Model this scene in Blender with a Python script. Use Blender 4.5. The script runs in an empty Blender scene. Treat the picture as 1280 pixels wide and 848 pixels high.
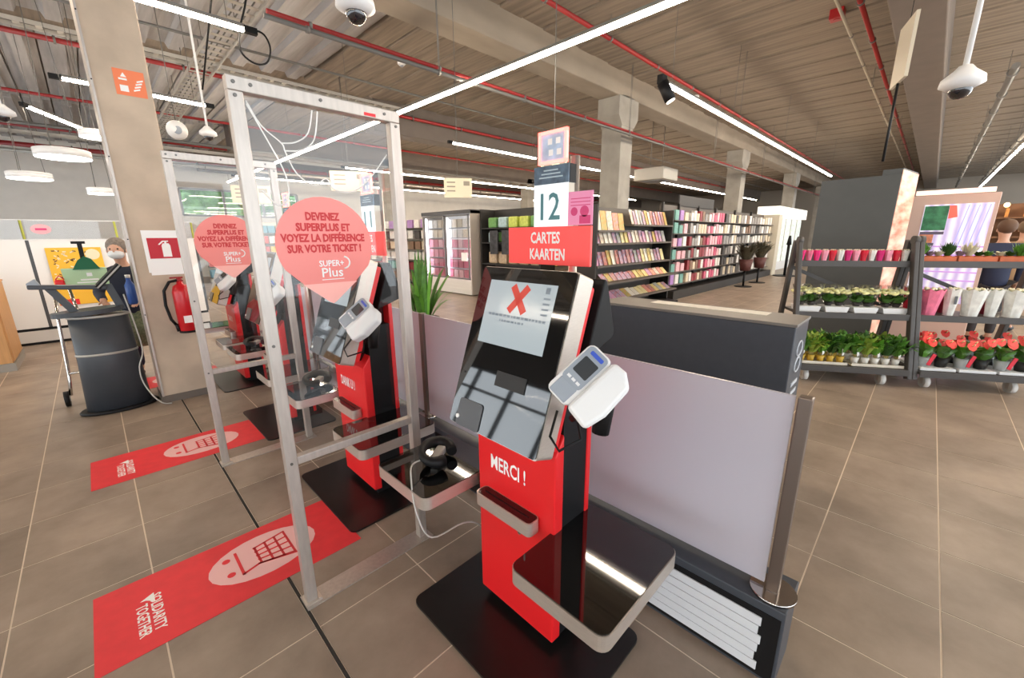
import bpy, bmesh, math, random
from mathutils import Vector, Matrix
random.seed(7)
sc = bpy.context.scene
col = sc.collection

# ------------------------------------------------------------------ camera
PITCH, YAW, ROLL = 0.244988, 0.783544, -0.007683
fw = Vector((math.cos(PITCH)*math.cos(YAW), math.cos(PITCH)*math.sin(YAW), -math.sin(PITCH)))
rt0 = Vector((math.sin(YAW), -math.cos(YAW), 0)); up0 = rt0.cross(fw)
rt = rt0*math.cos(ROLL) + up0*math.sin(ROLL); up = up0*math.cos(ROLL) - rt0*math.sin(ROLL)
cam = bpy.data.cameras.new('camera'); cam.sensor_width = 36; cam.sensor_fit = 'HORIZONTAL'
cam.lens = 36*513.45/1280; cam.clip_start = .05; cam.clip_end = 200
co = bpy.data.objects.new('camera', cam); col.objects.link(co)
M = Matrix((rt, up, -fw)).transposed().to_4x4(); M.translation = Vector((0, 0, 1.6)); co.matrix_world = M
sc.camera = co

# ------------------------------------------------------------------ world, exposure
w = bpy.data.worlds.new('overcast_sky'); sc.world = w; w.use_nodes = True
bg = w.node_tree.nodes['Background']; bg.inputs[0].default_value = (.86, .94, 1, 1); bg.inputs[1].default_value = 2.0
sc.view_settings.view_transform = 'Standard'; sc.view_settings.look = 'None'; sc.view_settings.gamma = 1
sc.view_settings.use_curve_mapping = False
sc.view_settings.exposure = 1.1
TUBE = 39.0          # brightness of the LED tubes
DISC = 5.0           # brightness of the round pendant lamps
SPOTW = 1.0

# ------------------------------------------------------------------ materials
def S(r, g, b):
    f = lambda c: (c/255/12.92) if c/255 <= .04045 else ((c/255+.055)/1.055)**2.4
    return (f(r), f(g), f(b), 1)
MATS = {}
def mat(name, rgb, rough=.5, metal=0, noise=0, scale=8, stretch=(1, 1, 1), bump=0, emit=None, es=0, spec=.5, rgb2=None, coat=0, aniso=None, sub=0):
    if name in MATS: return MATS[name]
    m = bpy.data.materials.new(name); m.use_nodes = True; nt = m.node_tree; b = nt.nodes['Principled BSDF']
    b.inputs['Base Color'].default_value = S(*rgb); b.inputs['Roughness'].default_value = rough; b.inputs['Metallic'].default_value = metal
    b.inputs['Specular IOR Level'].default_value = spec; b.inputs['Coat Weight'].default_value = coat
    m.diffuse_color = S(*rgb)
    if emit: b.inputs['Emission Color'].default_value = S(*emit); b.inputs['Emission Strength'].default_value = es
    if noise or bump:
        tc = nt.nodes.new('ShaderNodeTexCoord'); mp = nt.nodes.new('ShaderNodeMapping'); mp.inputs['Scale'].default_value = stretch
        nz = nt.nodes.new('ShaderNodeTexNoise'); nz.inputs['Scale'].default_value = scale; nz.inputs['Detail'].default_value = 5
        nt.links.new(tc.outputs['Object'], mp.inputs['Vector']); nt.links.new(mp.outputs[0], nz.inputs['Vector'])
        if noise:
            cr = nt.nodes.new('ShaderNodeValToRGB'); c = S(*rgb); c2 = S(*rgb2) if rgb2 else None
            cr.color_ramp.elements[0].position = .3; cr.color_ramp.elements[1].position = .7
            cr.color_ramp.elements[0].color = c2 or tuple(max(0, x*(1-noise)) for x in c[:3])+(1,)
            cr.color_ramp.elements[1].color = c if c2 else tuple(min(1, x*(1+noise)) for x in c[:3])+(1,)
            nt.links.new(nz.outputs['Fac'], cr.inputs[0]); nt.links.new(cr.outputs[0], b.inputs['Base Color'])
        if bump:
            bp = nt.nodes.new('ShaderNodeBump'); bp.inputs['Strength'].default_value = bump; bp.inputs['Distance'].default_value = .01
            nt.links.new(nz.outputs['Fac'], bp.inputs['Height']); nt.links.new(bp.outputs[0], b.inputs['Normal'])
    MATS[name] = m; return m
def glassy(name, tint=(255, 255, 255), gloss=.08, rough=.02):
    if name in MATS: return MATS[name]
    m = bpy.data.materials.new(name); m.use_nodes = True; nt = m.node_tree; nt.nodes.clear()
    o = nt.nodes.new('ShaderNodeOutputMaterial'); mx = nt.nodes.new('ShaderNodeMixShader'); t = nt.nodes.new('ShaderNodeBsdfTransparent'); g = nt.nodes.new('ShaderNodeBsdfGlossy')
    t.inputs[0].default_value = S(*tint); g.inputs['Roughness'].default_value = rough; fr = nt.nodes.new('ShaderNodeFresnel'); fr.inputs[0].default_value = 1.3
    mul = nt.nodes.new('ShaderNodeMath'); mul.operation = 'MULTIPLY_ADD'; mul.inputs[1].default_value = .6; mul.inputs[2].default_value = gloss*.3
    nt.links.new(fr.outputs[0], mul.inputs[0]); nt.links.new(mul.outputs[0], mx.inputs[0]); nt.links.new(t.outputs[0], mx.inputs[1]); nt.links.new(g.outputs[0], mx.inputs[2]); nt.links.new(mx.outputs[0], o.inputs[0])
    MATS[name] = m; return m
def milky(name, rgb=(235, 235, 238)):
    m = mat(name, rgb, .18); nt = m.node_tree; b = nt.nodes['Principled BSDF']; o = nt.nodes['Material Output']
    tr = nt.nodes.new('ShaderNodeBsdfTranslucent'); tr.inputs[0].default_value = S(*rgb); mx = nt.nodes.new('ShaderNodeMixShader'); mx.inputs[0].default_value = .35
    nt.links.new(b.outputs[0], mx.inputs[1]); nt.links.new(tr.outputs[0], mx.inputs[2]); nt.links.new(mx.outputs[0], o.inputs[0]); return m

def tile_mat(name, c1, c2, grain=(1, 1, 1)):
    m = bpy.data.materials.new(name); m.use_nodes = True; nt = m.node_tree; b = nt.nodes['Principled BSDF']
    tc = nt.nodes.new('ShaderNodeNewGeometry'); oi = nt.nodes.new('ShaderNodeObjectInfo')
    nz = nt.nodes.new('ShaderNodeTexNoise'); nz.inputs['Scale'].default_value = 2.2; nz.inputs['Detail'].default_value = 7; nz.inputs['Roughness'].default_value = .62
    mp = nt.nodes.new('ShaderNodeMapping'); mp.inputs['Scale'].default_value = grain
    nt.links.new(tc.outputs['Position'], mp.inputs['Vector']); nt.links.new(mp.outputs[0], nz.inputs['Vector'])
    cr = nt.nodes.new('ShaderNodeValToRGB'); cr.color_ramp.elements[0].position = .32; cr.color_ramp.elements[1].position = .7
    cr.color_ramp.elements[0].color = S(*c1); cr.color_ramp.elements[1].color = S(*c2); nt.links.new(nz.outputs['Fac'], cr.inputs[0])
    hs = nt.nodes.new('ShaderNodeHueSaturation'); ma = nt.nodes.new('ShaderNodeMath'); ma.operation = 'MULTIPLY_ADD'; ma.inputs[1].default_value = .14; ma.inputs[2].default_value = .93
    nt.links.new(oi.outputs['Random'], ma.inputs[0]); nt.links.new(ma.outputs[0], hs.inputs['Value']); nt.links.new(cr.outputs[0], hs.inputs['Color']); nt.links.new(hs.outputs[0], b.inputs['Base Color'])
    b.inputs['Roughness'].default_value = .42
    MATS[name] = m; return m

RED = mat('signal_red', (226, 32, 36), .38)
REDMAT = mat('red_floor_vinyl', (228, 48, 56), .55, noise=.06, scale=14)
PINKW = mat('pale_pink_print', (240, 190, 188), .55)
BLACKG = mat('black_glass', (6, 7, 8), .04, spec=.9, coat=.4)
BLACKP = mat('black_powdercoat', (15, 15, 17), .55, spec=.3)
BLACKM = mat('black_floor_plate', (20, 19, 19), .33, noise=.15, scale=30)
STEEL = mat('brushed_steel', (206, 196, 186), .42, .75, noise=.06, scale=40, stretch=(1, 1, 12))
ALU = mat('aluminium', (192, 183, 175), .45, .7, noise=.08, scale=10, stretch=(6, 6, 1))
CHROME = mat('chrome', (200, 196, 192), .12, 1)
WHITEP = mat('white_plastic', (232, 232, 232), .35)
GREYP = mat('grey_plastic', (150, 158, 168), .4)
ANTHR = mat('anthracite_laminate', (64, 69, 77), .4, noise=.05, scale=20)
NAVY = mat('navy_laminate', (44, 52, 66), .38)
CONC = mat('concrete_column', (192, 174, 154), .8, noise=.13, scale=3.5, bump=.15)
CONCG = mat('grey_concrete_column', (150, 145, 136), .82, noise=.14, scale=3, bump=.15)
SLAB = mat('board_marked_concrete', (131, 119, 105), .85, noise=.26, scale=2.4, stretch=(5, .35, 1), bump=.25)
DECK = mat('galvanised_deck', (164, 162, 162), .55, noise=.16, scale=3, stretch=(5, .4, 1))
BEAMM = mat('cast_concrete_beam', (142, 131, 117), .85, noise=.14, scale=2.5, stretch=(.4, 1, 1))
BROWNB = mat('painted_brown_beam', (108, 98, 90), .7, noise=.08, scale=3)
PIPER = mat('red_sprinkler_pipe', (150, 34, 34), .4)
PIPEG = mat('grey_conduit', (112, 110, 106), .5, .3)
GALV = mat('galvanised_tray', (176, 172, 164), .45, .4)
LED = mat('led_tube', (255, 255, 255), .5, emit=(255, 236, 212), es=TUBE)
LEDD = mat('led_disc', (255, 255, 255), .5, emit=(255, 252, 248), es=DISC)
CLEAR = glassy('clear_acrylic')
WALLW = mat('white_wall_paint', (226, 224, 220), .8, noise=.03, scale=3)
WALLG = mat('grey_panel_wall', (186, 186, 186), .7)
GROUT = mat('pale_grout', (222, 208, 190), .9)
JOINT = mat('dark_joint_rubber', (38, 36, 34), .8)
TILEM = tile_mat('stone_floor_tile', (126, 111, 97), (162, 145, 129))
SKIRT = mat('dark_tile_skirting', (106, 97, 89), .6)
LEAFD = mat('dark_leaf', (46, 84, 32), .5, noise=.3, scale=30)
LEAFM = mat('mid_leaf', (82, 132, 46), .5, noise=.3, scale=30)
LEAFL = mat('pale_leaf', (142, 164, 62), .5, noise=.25, scale=30)

# ------------------------------------------------------------------ mesh builder
class MB:
    def __init__(s): s.v = []; s.f = []; s.sm = []
    def add(s, vs, fs, smooth=False):
        o = len(s.v); s.v += [tuple(v) for v in vs]; s.f += [tuple(i+o for i in f) for f in fs]; s.sm += [smooth]*len(fs); return s
    def box(s, x0, x1, y0, y1, z0, z1):
        vs = [(x, y, z) for z in (z0, z1) for y in (y0, y1) for x in (x0, x1)]
        return s.add(vs, [(0, 2, 3, 1), (4, 5, 7, 6), (0, 1, 5, 4), (2, 6, 7, 3), (0, 4, 6, 2), (1, 3, 7, 5)])
    def obox(s, c, ax, ay, az):
        c, ax, ay, az = map(Vector, (c, ax, ay, az))
        vs = [c+ax*i+ay*j+az*k for k in (-1, 1) for j in (-1, 1) for i in (-1, 1)]
        return s.add(vs, [(0, 2, 3, 1), (4, 5, 7, 6), (0, 1, 5, 4), (2, 6, 7, 3), (0, 4, 6, 2), (1, 3, 7, 5)])
    def prism(s, poly, o, u, v, n, t0, t1, smooth=False):
        o, u, v, n = map(Vector, (o, u, v, n)); k = len(poly)
        vs = [o+u*a+v*b+n*t0 for a, b in poly]+[o+u*a+v*b+n*t1 for a, b in poly]
        s.add(vs, [tuple(range(k-1, -1, -1)), tuple(range(k, 2*k))])
        fo = len(s.v)-2*k
        s.f += [(fo+i, fo+(i+1) % k, fo+k+(i+1) % k, fo+k+i) for i in range(k)]; s.sm += [smooth]*k; return s
    def cyl(s, a, b, r, seg=12, r2=None, cap=True):
        a, b = Vector(a), Vector(b); d = (b-a).normalized(); u = d.orthogonal().normalized(); v = d.cross(u); r2 = r if r2 is None else r2
        vs = [a+(u*math.cos(t)+v*math.sin(t))*r for t in [2*math.pi*i/seg for i in range(seg)]]+[b+(u*math.cos(t)+v*math.sin(t))*r2 for t in [2*math.pi*i/seg for i in range(seg)]]
        s.add(vs, [(i, (i+1) % seg, seg+(i+1) % seg, seg+i) for i in range(seg)], True)
        if cap: o = len(s.v)-2*seg; s.f += [tuple(o+i for i in range(seg-1, -1, -1)), tuple(o+seg+i for i in range(seg))]; s.sm += [False, False]
        return s
    def tube(s, pts, r, seg=8, closed=False):
        P = [Vector(p) for p in pts]; n = len(P); u = None; rings = []
        for i, p in enumerate(P):
            d = ((P[(i+1) % n] if closed or i < n-1 else p)-(P[i-1] if closed or i > 0 else p)).normalized()
            if u is None: u = d.orthogonal().normalized()
            u = (u-d*u.dot(d)).normalized(); v = d.cross(u); rr = r[i] if isinstance(r, (list, tuple)) else r
            rings.append([p+(u*math.cos(2*math.pi*k/seg)+v*math.sin(2*math.pi*k/seg))*rr for k in range(seg)])
        vs = [q for R in rings for q in R]; fs = []
        for i in range(n if closed else n-1):
            j = (i+1) % n
            fs += [(i*seg+k, i*seg+(k+1) % seg, j*seg+(k+1) % seg, j*seg+k) for k in range(seg)]
        s.add(vs, fs, True)
        if not closed:
            o = len(s.v)-n*seg; s.f += [tuple(o+k for k in range(seg-1, -1, -1)), tuple(o+(n-1)*seg+k for k in range(seg))]; s.sm += [False]*2
        return s
    def lathe(s, prof, c=(0, 0, 0), seg=20, sx=1, sy=1, wob=0):
        vs = []; n = len(prof)
        for r, z in prof:
            for k in range(seg):
                t = 2*math.pi*k/seg; rr = r*(1+wob*math.sin(t*7+z*40)); vs.append((c[0]+rr*math.cos(t)*sx, c[1]+rr*math.sin(t)*sy, c[2]+z))
        s.add(vs, [(i*seg+k, i*seg+(k+1) % seg, (i+1)*seg+(k+1) % seg, (i+1)*seg+k) for i in range(n-1) for k in range(seg)], True)
        o = len(s.v)-n*seg; s.f += [tuple(o+k for k in range(seg-1, -1, -1)), tuple(o+(n-1)*seg+k for k in range(seg))]; s.sm += [False]*2; return s
    def ball(s, c, r, seg=10, rings=6, sc=(1, 1, 1)):
        return s.lathe([(max(.02*r, r*math.sin(math.pi*i/rings)), 0) for i in range(rings+1)], (0, 0, 0), seg) and s._fixball(c, r, seg, rings, sc)
    def _fixball(s, c, r, seg, rings, scl):
        o = len(s.v)-(rings+1)*seg
        for i in range(rings+1):
            z = -r*math.cos(math.pi*i/rings)
            for k in range(seg):
                x, y, _ = s.v[o+i*seg+k]; s.v[o+i*seg+k] = (c[0]+x*scl[0], c[1]+y*scl[1], c[2]+z*scl[2])
        return s
    def leaf(s, base, tip, width, droop=0, n=3):
        a, b = Vector(base), Vector(tip); d = b-a; sd = d.cross(Vector((0, 0, 1)))
        if sd.length < 1e-5: sd = Vector((1, 0, 0))
        sd.normalize(); vs = []
        for i in range(n+1):
            t = i/n; p = a+d*t+Vector((0, 0, droop*(4*t*(1-t)) - droop*1.2*t*t)); wd = width*.5*max(.06, math.sin(math.pi*min(.97, .12+.86*t)))
            vs += [p-sd*wd, p+sd*wd]
        return s.add(vs, [(2*i, 2*i+1, 2*i+3, 2*i+2) for i in range(n)], True)
    def mesh(s, name, m):
        me = bpy.data.meshes.new(name); me.from_pydata(s.v, [], s.f); me.polygons.foreach_set('use_smooth', s.sm); me.materials.append(m); me.update(); return me

def link(o, parent=None):
    col.objects.link(o)
    if parent is not None: o.parent = parent
    return o
def part(name, mb, m, parent=None, bevel=0, label=None, loc=None, rotz=0, seg=2):
    me = mb if isinstance(mb, bpy.types.Mesh) else mb.mesh(name, m)
    o = bpy.data.objects.new(name, me); link(o, parent)
    if loc: o.location = loc
    if rotz: o.rotation_euler.z = rotz
    if bevel:
        b = o.modifiers.new('bevel', 'BEVEL'); b.width = bevel; b.segments = seg; b.limit_method = 'ANGLE'; b.angle_limit = .7
    if label: o['label'] = label
    return o
def tag(o, label, cat, group=None, kind=None):
    o['label'] = label
    if cat: o['category'] = cat
    if group: o['group'] = group
    if kind: o['kind'] = kind
    return o
def thing(name, label, cat, loc=(0, 0, 0), rotz=0, group=None):
    o = bpy.data.objects.new(name, None); o.empty_display_size = .1; link(o); o.location = loc; o.rotation_euler.z = rotz
    return tag(o, label, cat, group)
def struct(name, mb, m, parent=None, bevel=0):
    o = part(name, mb, m, parent, bevel)
    if parent is None: o['kind'] = 'structure'
    return o
def dup(root, loc, label, rotz=None, group=None):
    r = root.copy(); col.objects.link(r); r.location = loc; r['label'] = label
    if rotz is not None: r.rotation_euler.z = rotz
    if group: r['group'] = group
    for ch in list(root.children):
        c = ch.copy(); col.objects.link(c); c.parent = r
        for g in ch.children:
            d = g.copy(); col.objects.link(d); d.parent = c
    return r
def rrect(w, h, r, n=4, cx=0, cy=0):
    P = []
    for qx, qy, a0 in ((1, 1, 0), (-1, 1, 90), (-1, -1, 180), (1, -1, 270)):
        for i in range(n+1):
            a = math.radians(a0+90*i/n); P.append((cx+qx*(w/2-r)+r*math.cos(a), cy+qy*(h/2-r)+r*math.sin(a)))
    return P
def smooth(pts, n=5):
    out = []
    for i in range(len(pts)-1):
        p0, p1, p2, p3 = [Vector(pts[min(max(q, 0), len(pts)-1)]) for q in (i-1, i, i+1, i+2)]
        for k in range(n):
            t = k/n; out.append(.5*((2*p1)+(p2-p0)*t+(2*p0-5*p1+4*p2-p3)*t*t+(3*p1-p0-3*p2+p3)*t**3))
    return out+[Vector(pts[-1])]
def text_mesh(name, s, m, o, u, v, height, width=None, bold=.02, thick=.0012, align='C'):
    cu = bpy.data.curves.new(name, 'FONT'); cu.body = s; cu.offset = bold; cu.resolution_u = 2
    t = bpy.data.objects.new(name, cu); col.objects.link(t); dg = bpy.context.evaluated_depsgraph_get(); me0 = bpy.data.meshes.new_from_object(t.evaluated_get(dg))
    vs = [x.co.copy() for x in me0.vertices]; fs = [tuple(p.vertices) for p in me0.polygons]
    bpy.data.objects.remove(t); bpy.data.curves.remove(cu); bpy.data.meshes.remove(me0)
    x0 = min(p.x for p in vs); x1 = max(p.x for p in vs); capz = .72
    sy = height/capz; sx = (width/(x1-x0)) if width else sy
    o, u, v = Vector(o), Vector(u).normalized(), Vector(v).normalized(); n = u.cross(v)
    cx = {'C': (x0+x1)/2, 'L': x0, 'R': x1}[align]
    mb = MB(); mb.add([o+u*((p.x-cx)*sx)+v*(p.y*sy)+n*thick for p in vs], fs)
    return mb
def text(name, s, m, parent, o, u, v, height, width=None, bold=.02, thick=.0012, align='C', label=None):
    return part(name, text_mesh(name, s, m, o, u, v, height, width, bold, thick, align), m, parent, label=label)
ORD = 'first second third fourth fifth sixth seventh eighth ninth tenth eleventh twelfth thirteenth fourteenth fifteenth sixteenth seventeenth eighteenth nineteenth twentieth'.split()
CARD = 'one two three four five six seven eight nine ten'.split()
X_, Y_, Z_ = Vector((1, 0, 0)), Vector((0, 1, 0)), Vector((0, 0, 1))

# ------------------------------------------------------------------ structure: floor
fl = MB().box(-7, 40, -9, 26, -.06, -.0015); floor = struct('floor', fl, GROUT)
xl = [.40+.46*k for k in range(-16, 1)]+[.40+.4855*k for k in range(1, 82)]
yl = [.170+.466*k for k in range(-20, 56)]
cells = []
for i in range(len(xl)-1):
    for j in range(len(yl)-1):
        cx, cy = (xl[i]+xl[i+1])/2, (yl[j]+yl[j+1])/2
        a = math.degrees(math.atan2(cy, cx)); d = math.hypot(cx, cy)
        vis = -20 < a < 112 and d > .35
        cells.append((d if vis else d+100, i, j))
cells.sort(); G = .0032
tile_me = {}
rest = MB()
for q, (d, i, j) in enumerate(cells):
    x0, x1, y0, y1 = xl[i]+G, xl[i+1]-G, yl[j]+G, yl[j+1]-G
    if i == 15: x1 -= .006
    if i == 16: x0 += .006
    if q < 290:
        key = (round(x1-x0, 4), round(y1-y0, 4))
        if key not in tile_me:
            hw, hh = key[0]/2, key[1]/2; tile_me[key] = MB().box(-hw, hw, -hh, hh, -.012, 0).mesh('tile', TILEM)
        part('tile', tile_me[key], TILEM, floor, loc=((x0+x1)/2, (y0+y1)/2, 0))
    else:
        rest.add([(x0, y0, 0), (x1, y0, 0), (x1, y1, 0), (x0, y1, 0)], [(0, 1, 2, 3)])
o = part('far_tiles', rest, TILEM, floor); o['kind'] = 'stuff'
part('expansion_joint', MB().box(.3935, .4065, -4, 12, -.012, .0002), JOINT, floor)

# ------------------------------------------------------------------ ceiling of planks between concrete beams
ZC, ZB = 4.95, 4.5
ceil = struct('ceiling', MB().box(-7, 40, -9, 26, ZC+.1, ZC+.3), SLAB)
bays = [(-9, -4.9), (-4.4, .33), (.88, 5.2), (5.7, 10.4), (10.9, 15.6), (16.1, 20.8), (21.3, 26)]
pk = {}; restc = MB(); restd = MB(); npl = 0
PW = .5
for b, (y0, y1) in enumerate(bays):
    for k in range(94):
        x0 = -7+PW*k
        dk = b >= 3 and x0 < 4
        dz = [0, .018, .006, .024][(k*7+b*3) % 4]
        if b in (1, 2, 3) and -2 <= x0 < 24 and npl < 290:
            key = (b, dk)
            if key not in pk:
                mb = MB(); hl = (y1-y0)/2; t = .012
                pr = [(-PW/2+t, .02), (-PW/2+t+.01, 0), (PW/2-t-.01, 0), (PW/2-t, .02), (PW/2-t, .1), (-PW/2+t, .1)] if not dk else [(-PW/2, .09), (-.13, .09), (-.09, 0), (.09, 0), (.13, .09), (PW/2, .09), (PW/2, .1), (-PW/2, .1)]
                mb.prism(pr, (0, 0, 0), X_, Z_, -Y_, -hl, hl); pk[key] = mb.mesh('ceiling_plank', DECK if dk else SLAB)
            part('ceiling_plank', pk[key], None, ceil, loc=(x0+PW/2, (y0+y1)/2, ZC+(0 if dk else dz))); npl += 1
        else:
            (restd if dk else restc).box(x0+.012, x0+PW-.012, y0, y1, ZC+dz, ZC+.1)
            if dk: restd.box(x0+.16, x0+.34, y0, y1, ZC-.06, ZC+dz)
o = part('far_planks', restc, SLAB, ceil); o['kind'] = 'stuff'
o = part('far_deck', restd, DECK, ceil); o['kind'] = 'stuff'
for n, (y0, y1) in enumerate([(-4.9, -4.4), (.33, .88), (5.2, 5.7), (10.4, 10.9), (15.6, 16.1), (20.8, 21.3)]):
    struct('beam_%d' % (n+1), MB().box((-7, -7, -7, 5.6, 3.6, 3.6)[n], 40, y0, y1, ZB - (.12 if n == 1 else .28 if n > 2 else 0), ZC+.1), BROWNB if n == 1 or n > 2 else BEAMM, bevel=.02)

# columns: the row at y = 5.2
def column(n, x, y, w, m, corbel=True):
    c = struct('column_%d' % n, MB().box(x, x+w, y, y+w, 0, ZB+.05), m, bevel=.012)
    if corbel:
        k = MB().prism([(0, 3.93), (.5, 3.93), (.66, 4.12), (.66, 4.5), (-.16, 4.5), (-.16, 4.12)], (x, y-.02, 0), X_, Z_, -Y_, -(w+.04), 0)
        part('corbel', k, CONCG, c, .01)
    return c
C1 = column(1, .265, 5.2, .39, CONC, False)
for i, x in enumerate((8.65, 16.9, 25.1, 33.2)): column(i+2, x, 5.2, .5, CONCG)
for i, x in enumerate((8.65, 16.9, 25.1)): column(i+6, x, 15.6, .5, CONCG, False)
part('skirting_board', MB().box(.25, .67, 5.185, 5.61, 0, .07), SKIRT, C1)
gl = part('corner_guard', MB().box(.259, .264, 5.19, 5.56, .07, 4.4).box(.259, .275, 5.188, 5.199, .07, 4.4), ALU, C1)
sb = MB()
for z in (.9, 1.6, 2.3, 2.9, 3.4): sb.cyl((.267, 5.186, z), (.267, 5.19, z), .006, 8)
part('screw', sb, BLACKP, gl)

# far walls with a ribbon window, and the glazed shop front behind the viewpoint
bw = MB(); YB = 22; WX0, WX1, WZ0, WZ1 = 3.0, 7.5, 2.55, 3.6
bw.box(-7, WX0, YB, YB+.3, 0, 4.95); bw.box(WX1, 40, YB, YB+.3, 0, 4.95); bw.box(WX0, WX1, YB, YB+.3, 0, WZ0); bw.box(WX0, WX1, YB, YB+.3, WZ1, 4.95)
struct('wall_back', bw, WALLW)
wf = MB()
for k in range(4): wf.box(WX0+1.5*k-.04, WX0+1.5*k+.04, YB-.02, YB+.1, WZ0, WZ1)
wf.box(WX0, WX1, YB-.02, YB+.1, WZ0-.04, WZ0+.04); wf.box(WX0, WX1, YB-.02, YB+.1, WZ1-.04, WZ1+.04)
w1 = struct('window_1', wf, mat('window_frame_grey', (150, 154, 158), .5))
for k in range(3): part('pane', MB().box(WX0+.04+1.5*k, WX0+1.46+1.5*k, YB+.04, YB+.05, WZ0+.04, WZ1-.04), CLEAR, w1)
struct('wall_far', MB().box(39, 39.3, -9, 26, 0, 4.95), mat('dim_store_wall', (156, 146, 134), .8))
sf = MB(); sf.box(-6.6, -6.4, -9, 26, 0, .35); sf.box(-6.6, -6.4, -9, 26, 2.75, 4.95)
struct('wall_front', sf, mat('dark_front_wall', (70, 70, 74), .8))
fr = MB()
for k in range(24): fr.box(-6.56, -6.44, -9+1.5*k-.04, -9+1.5*k+.04, .35, 2.75)
for z in (.35, 2.1, 2.72): fr.box(-6.55, -6.45, -9, 26, z-.03, z+.04)
w2 = struct('window_2', fr, mat('dark_window_frame', (50, 54, 60), .5))
for k in range(23): part('pane', MB().box(-6.505, -6.495, -8.96+1.5*k, -7.54+1.5*k, .38, 2.7), CLEAR, w2)
# bank of trees outside the ribbon window
tr = MB(); rnd = random.Random(3)
for k in range(260):
    x, y, z = rnd.uniform(2, 13), rnd.uniform(26.5, 30), rnd.uniform(.5, 4.6); tr.ball((x, y, z), rnd.uniform(.3, .8), 7, 5)
tag(part('tree_line', tr, mat('tree_foliage', (128, 176, 118), .8, noise=.45, scale=3)), 'green tree foliage outside the high ribbon window', 'trees', kind='stuff')

# ------------------------------------------------------------------ ceiling lights
def strip(x0, y0, x1, y1, z, label, cap=True, gaps=0):
    c = Vector(((x0+x1)/2, (y0+y1)/2, z)); d = Vector((x1-x0, y1-y0, 0)); L = d.length; d.normalize(); s = Vector((-d.y, d.x, 0))
    t = thing('strip_light', label, 'light', c, group='LED strip lights')
    part('housing', MB().obox((0, 0, .024), d*(L/2), s*.02, Z_*.018), PIPEG, t)
    n = max(1, round(L/1.5))
    for k in range(n):
        a = -L/2+L*k/n+.012; b = -L/2+L*(k+1)/n-.012
        part('tube', MB().obox(d*((a+b)/2)+Vector((0, 0, -.01)), d*((b-a)/2), s*.023, Z_*.016), LED, t)
    hg = MB()
    for k in range(max(2, int(L/3)+1)):
        q = -L/2+.15+(L-.3)*k/max(1, max(2, int(L/3)+1)-1); hg.cyl(d*q+Z_*.06, d*q+Z_*(ZC-z+.05), .004, 5)
    part('hanger_wire', hg, PIPEG, t)['kind'] = 'stuff'
    if cap:
        for q in (1, -1): part('end_cap', MB().obox(d*(q*(L/2+.05)), d*.06, s*.03, Z_*.03), BLACKP, t)
    return t
ZL = 3.7
strip(3.8, 1.5, 3.8, 17.6, 3.5, 'long LED strip running over the glass screens towards the back windows', False)
strip(6.25, 3.05, 9.2, 3.05, ZL, 'LED strip right behind the black spotlight', False)
strip(9.26, 3.05, 20, 3.05, ZL, 'long LED strip continuing past the spotlight strip down the flower aisle', False)
strip(3.4, -1.22, 31, -1.22, ZL, 'LED strip above the lit picture panel at the frame edge', False)
strip(-.6, 5.4, 1.54, 5.4, ZL, 'LED strip over the concrete pillar with a looped cable at its end')
strip(.14, 8.6, 1.75, 8.7, ZL, 'LED strip crossing behind the pillar at sticker height')
strip(-.3, 10.7, .75, 13.0, ZL, 'slanting LED strip above the white freezers')
strip(6.3, 8.17, 9.2, 8.17, ZL, 'short LED strip in front of the dark beam above the cold cabinet')
strip(10.9, 8.2, 30, 8.2, ZL, 'LED strip running beyond the lane sign above the magazines')
strip(6, 13.2, 24, 13.2, ZL, 'LED strip over the shelves far behind the lane twelve sign')
# unseen lamps added beside and behind the viewpoint for light, plus the rear row
strip(-4, -3, -4, 12, ZL, 'LED strip over the entrance glazing behind the viewpoint', False)
strip(5, -4.6, 24, -4.6, ZL, 'LED strip over the next aisle to the side of the viewpoint', False)
strip(4, 17.4, 24, 17.4, ZL, 'LED strip farthest back before the ribbon window wall')
def disc(x, y, z, r, label):
    t = thing('pendant_lamp', label, 'light', (x, y, z), group='round pendant lamps')
    part('rim', MB().lathe([(r, 0), (r, .09), (r*.9, .1)], seg=32), WHITEP, t)
    part('diffuser', MB().lathe([(r*.97, -.012), (r*.97, -.002)], seg=32), LEDD, t)
    h = MB()
    for k in range(3): a = k*2.094; h.cyl((r*.7*math.cos(a), r*.7*math.sin(a), .1), (r*.2*math.cos(a), r*.2*math.sin(a), ZC-z+.05), .004, 5)
    part('hanger_wire', h, PIPEG, t)
# ------------------------------------------------------------------ self checkouts
SCREENW = mat('screen_white', (120, 128, 132), .15, emit=(206, 220, 226), es=.2)
SCREENX = mat('screen_red', (170, 40, 30), .3, emit=(214, 66, 52), es=.18)
SCREENT = mat('screen_grey_text', (120, 134, 146), .4)
LETW = mat('white_lettering', (245, 244, 242), .5)
LETR = mat('red_lettering', (206, 44, 48), .5)
LETT = mat('teal_lettering', (74, 128, 136), .5)
DARKSLOT = mat('dark_maroon_tray_top', (46, 16, 18), .25)
SMOKEG = mat('smoked_grey_panel', (74, 74, 76), .35)
def tray_part(root, name, x0, x1, y0, y1, z, th=.058):
    w, h = x1-x0, y1-y0; P = rrect(w, h, .035, 5)
    c = ((x0+x1)/2, (y0+y1)/2, z)
    t = part(name, MB().prism(P, c, X_, Y_, Z_, -th, -.004), STEEL, root)
    Q = rrect(w-.006, h-.006, .033, 5)
    part('glass_top', MB().prism(Q, c, X_, Y_, Z_, -.004, .0), BLACKG, t, label='glossy black glass top plate')
    return t
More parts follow.
